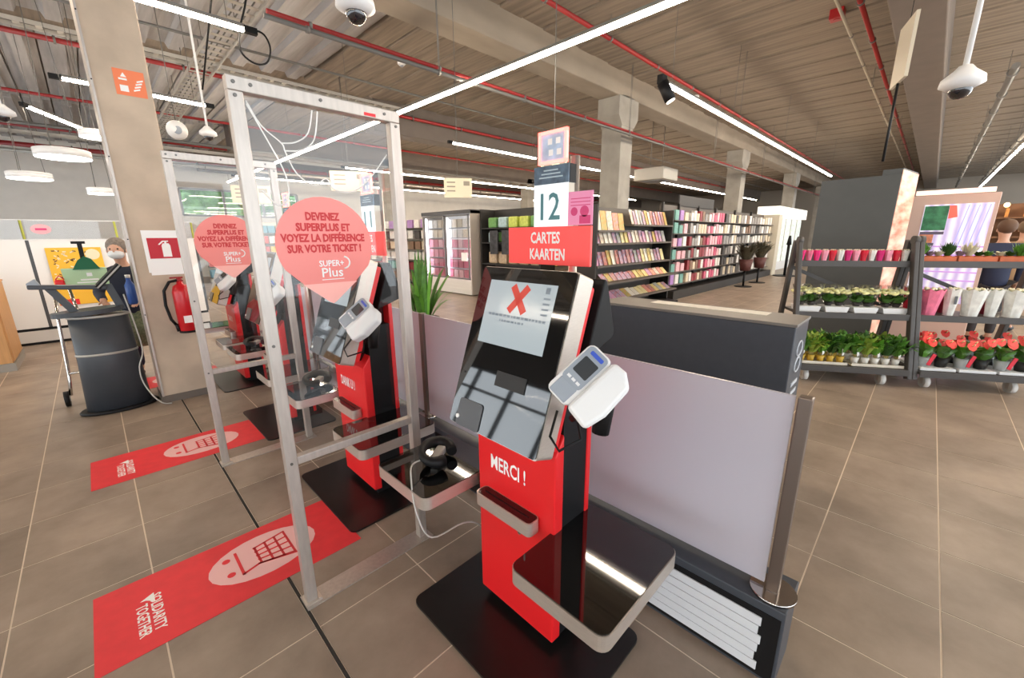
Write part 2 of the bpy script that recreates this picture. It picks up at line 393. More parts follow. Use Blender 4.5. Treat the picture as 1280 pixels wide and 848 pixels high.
def kiosk(loc, label, hello, left_tray=True):
    r = thing('self_checkout_kiosk', label, 'checkout', loc, group='self checkout kiosks')
    # floor plate, red front and back shells, black core
    part('base_plate', MB().prism(rrect(.56, .82, .04, 4), (.03, -.01, .001), X_, Y_, Z_, 0, .011), BLACKM, r)
    part('plinth', MB().box(.03, .27, -.18, .18, .012, .06), BLACKP, r)
    f = MB().prism([(0, .055), (.05, .05), (.05, .93), (0, .86)], (0, -.205, 0), X_, Z_, -Y_, -.41, 0)
    part('front_shell', f, RED, r, .006)
    part('column_core', MB().box(.05, .19, -.2, .2, .06, 1.1), BLACKP, r)
    part('back_shell', MB().box(.19, .215, -.205, .205, .06, 1.22), RED, r, .004)
    # receipt shelf
    s = part('receipt_shelf', MB().prism(rrect(.30, .062, .018, 4), (-.031, .01, .59), Y_, -X_, Z_, -.055, 0), STEEL, r)
    part('shelf_top', MB().prism(rrect(.29, .054, .015, 4), (-.031, .01, .59), Y_, -X_, Z_, 0, .001), DARKSLOT, s)
    part('shelf_slot', MB().box(-.034, -.028, -.11, .13, .591, .5915), BLACKP, s)
    part('lock', MB().cyl((-.006, -.035, .47), (0, -.035, .47), .009, 12), CHROME, r)
    text('lettering', hello, LETW, r, (-.0006, .03, .69), -Y_, Z_, .062, .19, .018)
    # tilted head: glass front, steel side band, red back
    a = Vector((-.15, 0, .925)); t = Vector((.332, 0, .943)); n = Vector((-.943, 0, .332)); w0, w1 = -.245, .195
    cc = a+t*.301+Y_*((w0+w1)/2); P = rrect(.44, .602, .012, 3)
    hd = part('head_housing', MB().prism(P, cc, -Y_, t, n, -.085, -.006), STEEL, r)
    part('front_glass', MB().prism(rrect(.434, .596, .012, 3), cc, -Y_, t, n, -.006, 0), BLACKG, r, label='tilted glossy black front glass')
    part('head_back', MB().prism(rrect(.42, .56, .012, 3), cc, -Y_, t, n, -.115, -.085), RED, r)
    part('head_rear', MB().prism([(.10, 1.2), (.19, 1.46), (.205, 1.455), (.265, 1.27), (.255, 1.25)], (0, .17, 0), X_, Z_, Y_, -.42, 0), BLACKP, r, .006)
    part('neck', MB().prism([(0, .9), (.12, .84), (.2, 1.1), (.2, 1.34), (.1, 1.3)], (0, -.14, 0), X_, Z_, -Y_, -.28, 0), BLACKP, r)
    def on(y, s_, d=0): return a+Y_*y+t*s_+n*d
    sy0, sy1, s0, s1 = -.177, .137, .32, .552
    sc_ = part('screen', MB().prism([(-.157, -.116), (.157, -.116), (.157, .116), (-.157, .116)], on((sy0+sy1)/2, (s0+s1)/2), -Y_, t, n, .0002, .0012), SCREENW, r, label='lit pale screen with a red cross')
    xo = on(-.02, .492, .0014); x = MB()
    for sgn in (1, -1):
        d = (-Y_*.62+t*sgn*.78).normalized(); e = n.cross(d); x.obox(xo, d*.058, e*.0135, n*.0004)
    part('cross_symbol', x, SCREENX, sc_)
    tx = MB()
    rr = random.Random(5)
    for row, (s_, y0, y1, h) in enumerate(((.428, .11, -.155, .0045), (.410, .05, -.06, .004))):
        y = y0
        while y > y1:
            L = rr.uniform(.006, .016); tx.obox(on(y-L/2, s_, .0014), Y_*(L/2), t*h, n*.0003); y -= L+.005
    for k in range(4): tx.obox(on(-.145, .505-.018*k, .0014), Y_*.014, t*.003, n*.0003)
    part('message_lines', tx, SCREENT, sc_)
    lg = MB(); lg.obox(on(-.142, .532, .0014), Y_*.009, t*.011, n*.0003)
    part('corner_emblem', lg, SCREENT, sc_)
    g = part('card_reader_panel', MB().prism(rrect(.125, .10, .012, 3), on(.09, .052), -Y_, t, n, .0, .004), SMOKEG, r)
    part('reader_button', MB().cyl(on(.145, .032, .003), on(.145, .032, .008), .008, 12), LETW, g)
    part('ticket_slot', MB().obox(on(-.07, .21, .001), Y_*.07, t*.026, n*.002), mat('slot_black', (10, 10, 11), .5), r)  # plain dark rectangle on the lower half of the glass
    # side and left bagging trays
    tray_part(r, 'bagging_tray', -.215, .25, -.555, -.185, .55)
    part('tray_bracket', MB().box(.03, .16, -.3, -.2, .44, .5), BLACKP, r)
    if left_tray:
        tray_part(r, 'scanner_tray', -.25, .16, .245, .635, .60)
        part('tray_bracket', MB().box(.03, .15, .2, .33, .49, .55), BLACKP, r)
    # payment terminal on its bracket
    tc = Vector((-.075, -.375, 1.195)); L = Vector((-.46, .28, -.46)).normalized(); TS = .9; W = Vector((.55, -.83, -.05)).normalized(); W = (W-L*W.dot(L)).normalized(); N = W.cross(L).normalized()
    if N.z < 0: N = -N
    bod = part('payment_terminal', MB().prism(rrect(.085, .185, .02, 3), tc-W*.035, W, -L, N, -.04, .0), WHITEP, r, .006, label='white and grey card payment terminal on a bracket')
    part('keypad_face', MB().prism(rrect(.07, .125, .014, 3), tc-W*.037-L*.024, W, -L, N, .0, .003), GREYP, bod)
    part('display', MB().prism(rrect(.05, .055, .004, 2), tc-W*.036-L*.025, W, -L, N, .003, .0042), mat('terminal_display', (58, 62, 66), .2), bod)
    part('blue_strip', MB().prism(rrect(.045, .012, .003, 2), tc-W*.036-L*.07, W, -L, N, .003, .0042), mat('terminal_blue', (56, 86, 190), .4), bod)
    kk = MB()
    for i in range(3):
        for j in range(1): kk.obox(tc-W*(.053-.017*i)+L*(.022+.012*j)+N*.004, W*.006, L*.004, N*.0012)
    part('keys', kk, WHITEP, bod)
    part('privacy_cover', MB().prism([(.006, -.09), (.085, -.097), (.098, -.03), (.09, .07), (.05, .098), (.006, .095)], tc, W, -L, N, -.05, .018), WHITEP, r, .014, seg=3)
    part('grey_ramp', MB().obox(tc-W*.037+L*.062+N*.001, W*.030, L*.026, N*.003), GREYP, bod, .004)
    part('terminal_bracket', MB().tube([tc-N*.045+W*.02, tc-N*.045+W*.02-Z_*.06, Vector((.0, -.27, 1.03))], .012, 8), BLACKP, r)
    part('handset_holder', MB().cyl(tc+Vector((.08, -.015, -.03)), tc+Vector((.06, -.01, -.17)), .031, 14, .026), BLACKP, r)
    part('wire_loop', MB().tube([Vector((-.06, -.255, 1.07)), Vector((-.13, -.285, 1.02)), Vector((-.13, -.32, .985)), Vector((-.05, -.34, 1.0)), Vector((-.02, -.3, 1.06))], .0045, 6), BLACKP, r)
    return r
KX, KY, KS = 1.0, .995, 1.43
K1 = kiosk((KX, KY, 0), 'nearest self checkout with a red cross on its screen, reading MERCI', 'MERCI !')
K2 = kiosk((KX, KY+KS, 0), 'self checkout reading DANK U, seen through the front clear screen', 'DANK U !')
K3 = dup(K1, (KX, KY+2*KS+.1, 0), 'third self checkout from the camera, between the two clear screens')
K4 = dup(K2, (KX, KY+3*KS+.2, 0), 'farthest self checkout, seen through the second clear screen by the pillar')

# black coiled hand scanners lying on the left trays, with their cables
def hand_scanner(x, y, z, label, cable=True):
    t = thing('hand_scanner', label, 'scanner', (x, y, z), .5, 'coiled hand scanners')
    pts = []; rad = []
    for k in range(15):
        a = math.radians(-60+k*300/14); pts.append((.085*math.cos(a), .062*math.sin(a), .048+.016*math.sin(a))); rad.append(.024+.006*math.sin(k*.5))
    part('cradle', MB().tube(pts, rad, 10), BLACKP, t)
    part('scan_head', MB().obox((.0, -.004, .035), (.045, 0, .008), (0, .022, 0), (0, 0, .016)), mat('scanner_grey', (168, 164, 158), .4), t, .008)
    if cable:
        part('cable', MB().tube(smooth([(-.06, .03, .04), (-.13, .05, .05), (-.2, .02, .03), (-.26, -.03, -.08), (-.24, -.08, -.2), (-.1, -.16, -.22), (.0, -.2, -.3), (.06, -.24, -.45), (.03, -.28, -.585), (.1, -.32, -.597)]), .0035, 6), mat('pale_cable', (190, 188, 182), .5), t)
    return t
hand_scanner(.955, 1.44, .602, 'black coiled hand scanner on the tray just inside the front clear screen')
hand_scanner(.955, 1.44+KS, .602, 'black coiled hand scanner on the tray seen through the front clear screen', False)
hand_scanner(.955, 1.54+2*KS, .602, 'black coiled hand scanner on the tray seen through the second clear screen', False)

# lane signs on poles behind the kiosks
POSTER = mat('poster_print', (206, 212, 218), .5, noise=.3, scale=30)
PINKP = mat('pink_poster', (240, 150, 190), .5)
SIGNR = mat('coral_red_sign', (244, 84, 80), .45, emit=(238, 66, 64), es=.12)
LIGHTB = mat('lightbox_white', (226, 234, 236), .4, emit=(226, 234, 236), es=.25)
CREAM = mat('cream_side', (206, 198, 180), .5)
NEON = mat('pink_edge_light', (255, 150, 140), .4, emit=(255, 120, 110), es=1.2)
SLATEB = mat('slate_blue_header', (70, 92, 112), .4, noise=.35, scale=40)
def lane_sign(y, num, label, words=('CARTES', 'KAARTEN'), poster=True):
    t = thing('lane_sign', label, 'sign', (1.36, y, 0), group='lane number signs')
    part('pole', MB().cyl((.03, 0, 0), (.03, 0, 1.9), .018, 12), STEEL, t)
    part('foot', MB().cyl((.03, 0, 0), (.03, 0, .012), .07, 20), STEEL, t)
    b = part('red_board', MB().box(-.04, -.025, -.13, .302, 1.485, 1.637), SIGNR, t, .003)
    text('lettering', words[0], LETW, b, (-.0405, .09, 1.573), -Y_, Z_, .044, .155, .03)
    text('lettering', words[1], LETW, b, (-.0405, .08, 1.507), -Y_, Z_, .044, .185, .03)
    n = part('number_box', MB().box(-.025, .03, -.01, .16, 1.637, 1.80), CREAM, t)
    part('number_face', MB().box(-.028, -.025, -.012, .162, 1.637, 1.80), LIGHTB, n)
    text('lettering', num, LETT, n, (-.0285, .075, 1.665), -Y_, Z_, .105, .1, .01)
    h = part('header', MB().box(-.028, .03, -.012, .162, 1.80, 1.868), SLATEB, t)
    mk = MB()
    for k in range(3): mk.obox((-.0285, .075, 1.825+.013*k), Y_*(.06-.012*k), Z_*.0025, X_*.0003)
    part('header_print', mk, mat('header_print', (170, 190, 200), .5), h)
    part('header_side', MB().box(-.02, .025, -.0135, -.012, 1.80, 1.868), BLACKP, h)
    fr_ = MB()
    for y0, y1, z0, z1 in ((.0, .012, 1.875, 1.995), (.13, .142, 1.875, 1.995), (.0, .142, 1.983, 1.995), (.0, .142, 1.875, 1.887)): fr_.box(-.028, -.015, y0, y1, z0, z1)
    f = part('top_frame', fr_, NEON, t)
    part('top_print', MB().box(-.022, -.016, .012, .13, 1.887, 1.983), mat('sky_print', (176, 196, 222), .4, noise=.25, scale=18), f)
    wm = MB()
    for y0, z0 in ((.035, 1.945), (.075, 1.945), (.03, 1.905), (.07, 1.905)): wm.box(-.0225, -.022, y0, y0+.022, z0, z0+.022)
    part('print_marks', wm, LETW, f)
    if poster:
        p = part('pink_poster', MB().box(-.03, -.026, -.128, -.016, 1.64, 1.762), PINKP, t)
        m = MB()
        for k in range(3): m.box(-.0305, -.03, -.118, -.028, 1.735-.012*k, 1.738-.012*k)
        m.cyl((-.0304, -.045, 1.69), (-.03, -.045, 1.69), .016, 14); m.cyl((-.0304, -.092, 1.69), (-.03, -.092, 1.69), .02, 14); m.box(-.0304, -.03, -.12, -.07, 1.645, 1.675)
        part('poster_print', m, mat('poster_magenta', (214, 60, 120), .5), p)
    return t
lane_sign(1.03, '12', 'lane twelve sign with red CARTES KAARTEN board and pink poster')
lane_sign(2.58, '11', 'lane eleven sign seen through the front clear screen behind the pink drop', poster=False)
lane_sign(4.15, '10', 'lane sign seen through the second clear screen', poster=False)

# ------------------------------------------------------------------ clear screens in aluminium frames
DROP = glassy('x', (255, 255, 255)); DROPM = mat('coral_drop_film', (252, 146, 138), .35)
nt = DROPM.node_tree; _o = nt.nodes['Material Output']; _b = nt.nodes['Principled BSDF']; _t = nt.nodes.new('ShaderNodeBsdfTransparent'); _m = nt.nodes.new('ShaderNodeMixShader'); _m.inputs[0].default_value = .12
nt.links.new(_b.outputs[0], _m.inputs[1]); nt.links.new(_t.outputs[0], _m.inputs[2]); nt.links.new(_m.outputs[0], _o.inputs[0])
def screen(y, label, film):
    t = thing('clear_screen', label, 'screen', (.41, y, 0), group='clear checkout screens')
    W = .63; H = 2.12; s = .045
    part('post', MB().box(0, s, -.02, .02, .006, H-s), ALU, t, .003); part('post', MB().box(W-s, W, -.02, .02, .006, H-s), ALU, t, .003)
    part('top_rail', MB().box(0, W, -.02, .02, H-s, H), ALU, t, .003)
    part('middle_rail', MB().box(s, W-s, -.018, .018, .685, .72), ALU, t, .003)
    bl = MB()
    for x, z in ((.02, H-.02), (.02, H-.06), (.07, H-.02), (.3, H-.02), (.56, H-.02), (W-.02, H-.06), (.02, 1.2), (.02, .7)): bl.cyl((x, -.024, z), (x, -.02, z), .006, 8)
    part('bolt', bl, mat('bolt_grey', (110, 106, 102), .4, .8), t)
    part('base_strip', MB().box(-.01, .65, -.05, .05, 0, .006), ALU, t)
    part('foot_bracket', MB().box(-.008, .06, -.035, .035, .006, .014).cyl((.05, -.028, .014), (.05, -.028, .02), .008, 8), STEEL, t)
    part('panel', MB().box(s-.004, W-s+.004, -.003, .003, .715, H-s+.004), CLEAR, t, label='clear acrylic panel')
    # drop-shaped sticker: round top, point at the bottom
    R = .19; cx, cz = .27, 1.57; P = []
    for k in range(25):
        a = math.radians(-28+k*236/24); P.append((R*math.cos(a), R*math.sin(a)*.98))
    P += [(-.10, -.155), (-.012, -.228), (0, -.234), (.012, -.228), (.10, -.155)]
    d = part('drop_sticker', MB().prism(P, (cx, -.004, cz), X_, Z_, -Y_, 0, .001), DROPM, t, label='coral drop-shaped sticker with lettering')
    for k, (ln, wd) in enumerate((('DEVENEZ', .125), ('SUPERPLUS ET', .2), ('VOYEZ LA DIFFÉRENCE', .31), ('SUR VOTRE TICKET !', .275))):
        text('lettering', ln, LETR, d, (cx-.005, -.0055, cz+.098-.041*k), X_, Z_, .029, wd*1.06, .045)
    text('lettering', 'SUPER+', LETW, d, (cx+.01, -.0055, cz-.082), X_, Z_, .024, .1, .02)
    text('lettering', 'Plus', LETW, d, (cx+.01, -.0055, cz-.125), X_, Z_, .038, .085, .01)
    arc = MB(); arc.tube([(cx+.055+.03*math.cos(math.radians(q)), -.0055, cz-.07+.025*math.sin(math.radians(q))) for q in range(-80, 90, 17)], .0035, 5)
    arc.box(cx-.035, cx+.055, -.0062, -.0055, cz-.137, cz-.134)
    part('emblem', arc, LETW, d)
    part('pale_tip', MB().prism([(-.11, -.15), (.11, -.15), (.1, -.157), (.012, -.229), (0, -.235), (-.012, -.229), (-.1, -.157)], (cx, -.0052, cz), X_, Z_, -Y_, 0, .0006), mat('pale_coral', (255, 184, 174), .4), d)
    if film:
        fm = mat('film_edge', (236, 232, 226), .2)  # glare of the strip lights on the plastic film, modelled as thin white tubes
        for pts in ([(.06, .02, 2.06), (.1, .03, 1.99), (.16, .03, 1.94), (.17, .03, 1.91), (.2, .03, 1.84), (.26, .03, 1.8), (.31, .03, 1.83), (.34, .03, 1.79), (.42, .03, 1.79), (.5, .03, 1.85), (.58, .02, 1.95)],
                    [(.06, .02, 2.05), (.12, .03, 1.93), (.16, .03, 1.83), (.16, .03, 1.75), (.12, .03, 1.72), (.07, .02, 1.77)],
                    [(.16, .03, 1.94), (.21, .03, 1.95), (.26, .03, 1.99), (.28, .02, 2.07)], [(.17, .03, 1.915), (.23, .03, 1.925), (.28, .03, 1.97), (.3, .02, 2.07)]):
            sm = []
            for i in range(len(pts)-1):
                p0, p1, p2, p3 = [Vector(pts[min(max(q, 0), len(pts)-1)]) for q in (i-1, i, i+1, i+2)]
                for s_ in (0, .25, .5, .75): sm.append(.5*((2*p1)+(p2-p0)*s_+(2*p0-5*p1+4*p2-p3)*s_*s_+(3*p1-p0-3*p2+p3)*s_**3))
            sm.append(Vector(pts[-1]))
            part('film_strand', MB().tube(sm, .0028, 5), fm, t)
        part('red_tape', MB().box(.47, .52, -.0205, -.0198, H-.04, H-.028), REDMAT, t)
    return t
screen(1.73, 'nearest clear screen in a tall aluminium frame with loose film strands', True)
screen(3.40, 'second clear screen in an aluminium frame, beside the concrete pillar', False)

# ------------------------------------------------------------------ red floor mats with a trolley pictogram
def mat_thing(x0, y0, label):
    L, Wd = 1.04, .50
    t = thing('floor_mat', label, 'mat', (x0, y0, 0), group='red floor mats')
    part('sheet', MB().box(0, L, 0, Wd, .0005, .0025), REDMAT, t)
    ex, ey = .64, .26; P = [(.245*math.cos(a*.2618), .165*math.sin(a*.2618)) for a in range(24)]
    e = part('oval', MB().prism(P, (ex, ey, .0025), X_, Y_, Z_, 0, .0006), PINKW, t)
    c = MB(); o = Vector((ex-.02, ey, .0033)); U, R = X_, -Y_     # pictogram: up = +x, right = -y
    def bar(a, b, wd):
        a = o+R*a[0]+U*a[1]; b = o+R*b[0]+U*b[1]; d = (b-a); ln = d.length; d.normalize(); s_ = Z_.cross(d); c.obox((a+b)/2, d*(ln/2+wd/2), s_*(wd/2), Z_*.0003)
    for r_ in (-.068, .05): c.prism([(.018*math.cos(k*.524), .018*math.sin(k*.524)) for k in range(12)], o+R*r_-U*.14, X_, Y_, Z_, -.0003, .0003)
    bar((-.1, -.095), (.085, -.095), .013); bar((.085, -.095), (.062, -.02), .013); bar((.062, -.02), (.115, .15), .013)
    for k in range(5): bar((-.09+.008*k*.0-.0+k*.0, 0), (-.09, 0), .001) if 0 else None
    for k in range(5): q = k/4; bar((-.075+.14*q, -.015), (-.105+.205*q, .135), .011)
    for k in range(4): q = k/3; bar((-.077-.027*q, -.012+.147*q), (.065+.035*q, -.012+.147*q), .011)
    part('trolley_pictogram', c, REDMAT, e)
    text('lettering', 'SOLIDARITY', LETW, t, (.185, .215, .0026), -Y_, X_, .04, .25, .02, .0004)
    text('lettering', 'TOGETHER', LETW, t, (.135, .195, .0026), -Y_, X_, .04, .21, .02, .0004)
    tri = MB().prism([(0, 0), (.05, .03), (.05, -.035), (.02, -.005)], (.15, .325, .0027), X_, Y_, Z_, 0, .0004)
    part('emblem', tri, LETW, t)
    return t
mat_thing(-.27, 1.945, 'nearest red floor mat with trolley pictogram, by the front clear screen')
mat_thing(-.27, 3.625, 'middle red floor mat with trolley pictogram, by the second clear screen')
mat_thing(-.15, 5.84, 'farthest red floor mat, mostly hidden behind the grey pedestal and pillar')

# ------------------------------------------------------------------ white partitions on dark plinths with steel posts
MILK = milky('milky_white_acrylic', (214, 212, 222))
VENT = mat('white_ribbed_panel', (224, 226, 230), .5)
def partition(y0, y1, label, vent):
    t = thing('partition_screen', label, 'partition', (1.55, y0, 0), group='white partition screens')
    L = y1-y0
    part('plinth', MB().box(-.08, .12, -.06, L-.03, .0, .325), ANTHR, t, .004)
    part('panel', MB().box(-.006, .006, .03, L-.03, .35, 1.085), MILK, t, label='milky white acrylic panel')
    part('post', MB().box(-.02, .02, -.018, .022, .335, 1.09), mat('dark_steel_post', (128, 116, 108), .38, .8), t, .004)
    part('flange', MB().cyl((0, 0, .325), (0, 0, .336), .075, 28), CHROME, t)
    if vent:
        v = part('vent_panel', MB().box(-.083, -.08, -.05, L-.2, .015, .29), BLACKP, t)
        for k in range(6):
            z = .035+.039*k; part('slat', MB().box(-.089, -.083, .0+.006*((k*5) % 3), L-.25, z, z+.0365), VENT, v, .002)
    return t
partition(.2, 2.42, 'nearest white partition screen with ribbed panel in its dark plinth', True)
partition(2.42, 4.50, 'second white partition screen, standing behind the DANK U checkout', False)
partition(4.50, 6.60, 'farthest white partition screen seen through the clear screens', False)
part_end = thing('steel_post', 'dark steel end post closing the row of white partitions', 'post', (1.55, 6.63, 0))
part('post', MB().box(-.02, .02, -.02, .02, .01, 1.09), STEEL, part_end); part('flange', MB().cyl((0, 0, 0), (0, 0, .012), .075, 24), CHROME, part_end)

# potted grass-like plant on the far side of the partition
pl = thing('potted_plant', 'potted plant with long upright green blades beside the white partition', 'plant', (1.86, 2.9, 0))
part('pot', MB().lathe([(.1, 0), (.13, .3), (.14, .95), (.13, .95), (.12, .9)], seg=20), mat('brown_planter', (92, 76, 62), .6), pl)
part('soil', MB().lathe([(.125, .9), (.02, .92)], seg=16), JOINT, pl)
rr = random.Random(11)
for k in range(44):
    a = rr.uniform(0, 6.28); sp = rr.uniform(.02, .32); h = rr.uniform(.32, .62)-sp*.4
    part('blade', MB().leaf((.05*math.cos(a), .05*math.sin(a), .91), (sp*math.cos(a), sp*math.sin(a), .92+h), .042, .03*sp/.2, 4), LEAFM if k % 3 else mat('fresh_leaf', (100, 158, 48), .5), pl)

# ------------------------------------------------------------------ dark counter box behind the partition
cb = thing('checkout_counter', 'dark grey counter box behind the white partition with bicycle emblem', 'counter', (2.74, .46, 0))
part('body', MB().box(0, .36, 0, 1.3, .05, 1.085), ANTHR, cb, .006)
part('top', MB().box(-.006, .366, -.006, 1.306, 1.085, 1.103), mat('grey_counter_top', (120, 116, 110), .45), cb, .003)
part('kick_plate', MB().box(.02, .34, .02, 1.28, 0, .05), BLACKP, cb)
part('paper_strip', MB().box(.2, .33, .2, .98, 1.103, 1.105), mat('paper_strip', (226, 222, 212), .6), cb)
em = MB()
for cx_, cz_ in ((.18, .93), (.18, .83)):
    em.tube([(cx_+.07*math.cos(q*.393), -.002, cz_+.045*math.sin(q*.393)) for q in range(16)], .006, 5, True)
em.box(.1, .26, -.004, -.0005, .70, .725); em.box(.12, .26, -.004, -.0005, .64, .665); em.box(.1, .24, -.004, -.0005, .58, .605)
part('emblem', em, mat('pale_emblem', (186, 190, 196), .5), cb)

# ------------------------------------------------------------------ things on the concrete pillar
st = thing('pillar_sticker', 'small orange sticker high on the concrete pillar', 'sticker', (.515, 5.2, 2.92))
part('sheet', MB().box(-.105, .1, -.003, -.001, -.1, .105), mat('orange_sticker', (240, 130, 84), .5), st)
m = MB(); m.box(-.075, -.02, -.0036, -.003, -.07, -.02); m.box(-.075, -.02, -.0036, -.003, .02, .035); m.prism([(-.06, .045), (-.02, .045), (-.04, .08)], (0, -.003, 0), X_, Z_, -Y_, 0, .0006)
for k in range(4): m.obox((.035+.01*k, -.0033, -.045+.025*k), (.022, 0, .008), (0, .0003, 0), (0, 0, .006))
part('print', m, LETW, st)['kind'] = 'stuff'
fs = thing('fire_extinguisher_sign', 'white sheet with red fire extinguisher sign on the pillar', 'sign', (.5, 5.2, 1.49))
part('sheet', MB().box(-.135, .145, -.003, -.001, -.2, .19).box(-.12, .13, -.004, -.003, -.225, -.19), LETW, fs)
part('red_field', MB().box(-.105, .125, -.005, -.0035, -.07, .12), mat('sign_red', (190, 24, 44), .5), fs)
m = MB().prism([(-.01, -.055), (.055, -.055), (.055, .05), (.045, .07), (.0, .07), (-.01, .05)], (.005, -.005, 0), X_, Z_, -Y_, 0, .0008)
m.box(.02, .035, -.0058, -.005, .07, .088); m.prism([(-.035, .06), (.0, .095), (.045, .095), (.045, .085), (.005, .083), (-.025, .055)], (.005, -.005, 0), X_, Z_, -Y_, 0, .0008)
part('pictogram', m, LETW, fs)
fe = thing('fire_extinguisher', 'red fire extinguisher hanging on the concrete pillar', 'extinguisher', (.565, 5.12, .70))
part('cylinder', MB().lathe([(.06, 0), (.075, .015), (.075, .40), (.06, .455), (.025, .48), (.025, .5)], seg=24), mat('extinguisher_red', (196, 24, 34), .3), fe)
part('valve', MB().cyl((0, 0, .49), (0, 0, .54), .02, 12).box(-.07, .03, -.012, .012, .53, .545).box(-.06, .03, -.01, .01, .50, .512), mat('extinguisher_valve', (150, 24, 28), .4), fe)
part('hose', MB().tube([(-.02, 0, .51), (-.08, -.01, .5), (-.13, -.01, .42), (-.14, -.01, .28), (-.12, -.01, .14), (-.09, -.01, .08)], .013, 8), BLACKP, fe)
part('nozzle', MB().cyl((-.09, -.01, .09), (-.075, -.01, .02), .014, 10, .02), BLACKP, fe)
part('bottom_ring', MB().lathe([(.062, -.004), (.078, .0), (.078, .02), (.076, .02)], seg=24), BLACKP, fe)
part('paper_label', MB().prism([(-.03, .10), (.035, .10), (.035, .17), (-.03, .17)], (.0, -.078, 0), X_, Z_, -Y_, -.006, .0), LETW, fe)
part('wall_bracket', MB().box(-.03, .03, .07, .08, .3, .42), STEEL, fe)
# ------------------------------------------------------------------ plant racks on casters
RACKM = mat('dark_grey_rack', (66, 62, 60), .5, noise=.05, scale=12)
RO = Vector((5.49, .75, 0)); RA = math.atan2(-.862, .507); RU = Vector((.507, -.862, 0)); RB = Vector((.862, .507, 0))
def RL(u, b, z): return RO+RU*u+RB*b+Z_*z
def rack(u0, label):
    t = thing('plant_rack', label, 'rack', RL(u0, 0, 0), RA, 'rolling plant racks')
    for u in (0, 1.08):
        for nm, a, b in (('front_leg', (-.06, .09), (.30, 1.53)), ('rear_leg', (.62, .09), (.40, 1.53))):
            d = Vector((0, b[0]-a[0], b[1]-a[1])); L = d.length; d.normalize()
            part(nm, MB().obox((u, (a[0]+b[0])/2, (a[1]+b[1])/2), X_*.022, d*(L/2), d.cross(X_)*.035), RACKM, t, .008)
        part('cap', MB().cyl((u-.024, .30, 1.53), (u+.024, .30, 1.53), .045, 14), RACKM, t)
    for z, b0, b1 in ((.19, -.1, .58), (.75, .09, .54), (1.30, .27, .50)):
        s = part('shelf', MB().box(.022, 1.058, b0, b1, z-.03, z), RACKM, t, .003)
        part('lip', MB().box(.022, 1.058, b0-.012, b0, z-.055, z+.012), RACKM, s, .003)
    part('brace', MB().obox((.54, .52, 1.0), Vector((.5, 0, -.22)), Y_*.006, Vector((.008, 0, .018))), RACKM, t)
    for u in (.14, .87):
        for b in (.0, .5):
            c = part('caster', MB().cyl((u-.024, b, .06), (u+.024, b, .06), .06, 18), mat('white_caster', (206, 202, 196), .5), t)
            part('fork', MB().box(u-.028, u-.022, b-.02, b+.02, .04, .13).box(u+.022, u+.028, b-.02, b+.02, .04, .13).box(u-.028, u+.028, b-.03, b+.03, .12, .14), STEEL, c)
    return t
rack(-.17, 'dark rolling rack with pink wrapped pots on top, before the dark tall box')
rack(.955, 'dark rolling rack with red flowers below, before the picture panel')

PK = {'bright pink': (232, 40, 120), 'pale pink': (240, 160, 180), 'red': (206, 28, 52), 'white': (226, 226, 220), 'magenta': (206, 24, 110), 'maroon': (120, 16, 40), 'rose pink': (234, 120, 150)}
def wrapm(c): return mat('wrap_'+c.replace(' ', '_'), PK[c], .35, noise=.14, scale=18, bump=.3)
FLW = mat('small_pale_blossom', (232, 222, 190), .6)
FLY = mat('yellow_green_blossom', (222, 218, 156), .6)
FLR = mat('coral_red_bract', (226, 66, 58), .35)
FILM = glassy('sleeve_film', (244, 246, 246), .08, .25)
KR = random.Random(21)
def paper(r, h, rnd):
    b = MB(); n = 14; vs = []
    for q, (f, z) in enumerate(((.6, 0), (.74, .45), (.98, 1), (.88, .97), (.55, .5))):
        for k in range(n):
            a = 2*math.pi*k/n; m = (1.04 if k % 2 else .93)*rnd.uniform(.97, 1.03) if q else 1; vs.append((r*f*m*math.cos(a), r*f*m*math.sin(a), h*z*(1 if q != 2 else (1.05 if k % 2 else .96))))
    b.add(vs, [(i*n+k, i*n+(k+1) % n, (i+1)*n+(k+1) % n, (i+1)*n+k) for i in range(4) for k in range(n)]+[tuple(range(n-1, -1, -1))]); return b
def wrapped(u, b, z, c, r, h, label, group, tilt=0, top=True, logo=False):
    t = thing('wrapped_pot', label, 'flowers', RL(u, b, z), RA, group)
    part('wrapper', paper(r, h, KR), wrapm(c), t)
    if top:
        m = MB(); g = MB()
        for k in range(9): a = k*2.4; q = r*.75*math.sqrt((k+.5)/9); m.ball((q*math.cos(a), q*math.sin(a), h+.006), r*.16, 6, 4)
        for k in range(8): a = k*.785; g.leaf((0, 0, h*.8), (r*.95*math.cos(a), r*.95*math.sin(a), h+.012), r*.4, .005, 2)
        part('blossoms', m, FLW, t)['kind'] = 'stuff'; part('leaves', g, LEAFM, t)['kind'] = 'stuff'
    if logo: part('print', MB().box(-.012, .012, -r*.97, -r*.955, h*.45, h*.75), SMOKEG, t)
    return t
top_c = ['bright pink', 'rose pink', 'bright pink', 'pale pink', 'red', 'white', 'magenta', 'pale pink', 'red', 'white', 'magenta', 'pale pink', 'red', 'white']
for k, c in enumerate(top_c):
    wrapped(-.115+.0757*k, .345, 1.302, c, .0375, .12, f'{c} wrapped small pot, {ORD[k]} along the top shelf before the dark box', 'wrapped pots on the top shelf')
    wrapped(-.08+.0757*k, .435, 1.302, top_c[(k*5+3) % 14], 0.037, .115, f'{top_c[(k*5+3)%14]} wrapped small pot, {ORD[k]} in the back row of the top shelf', 'wrapped pots on the top shelf')
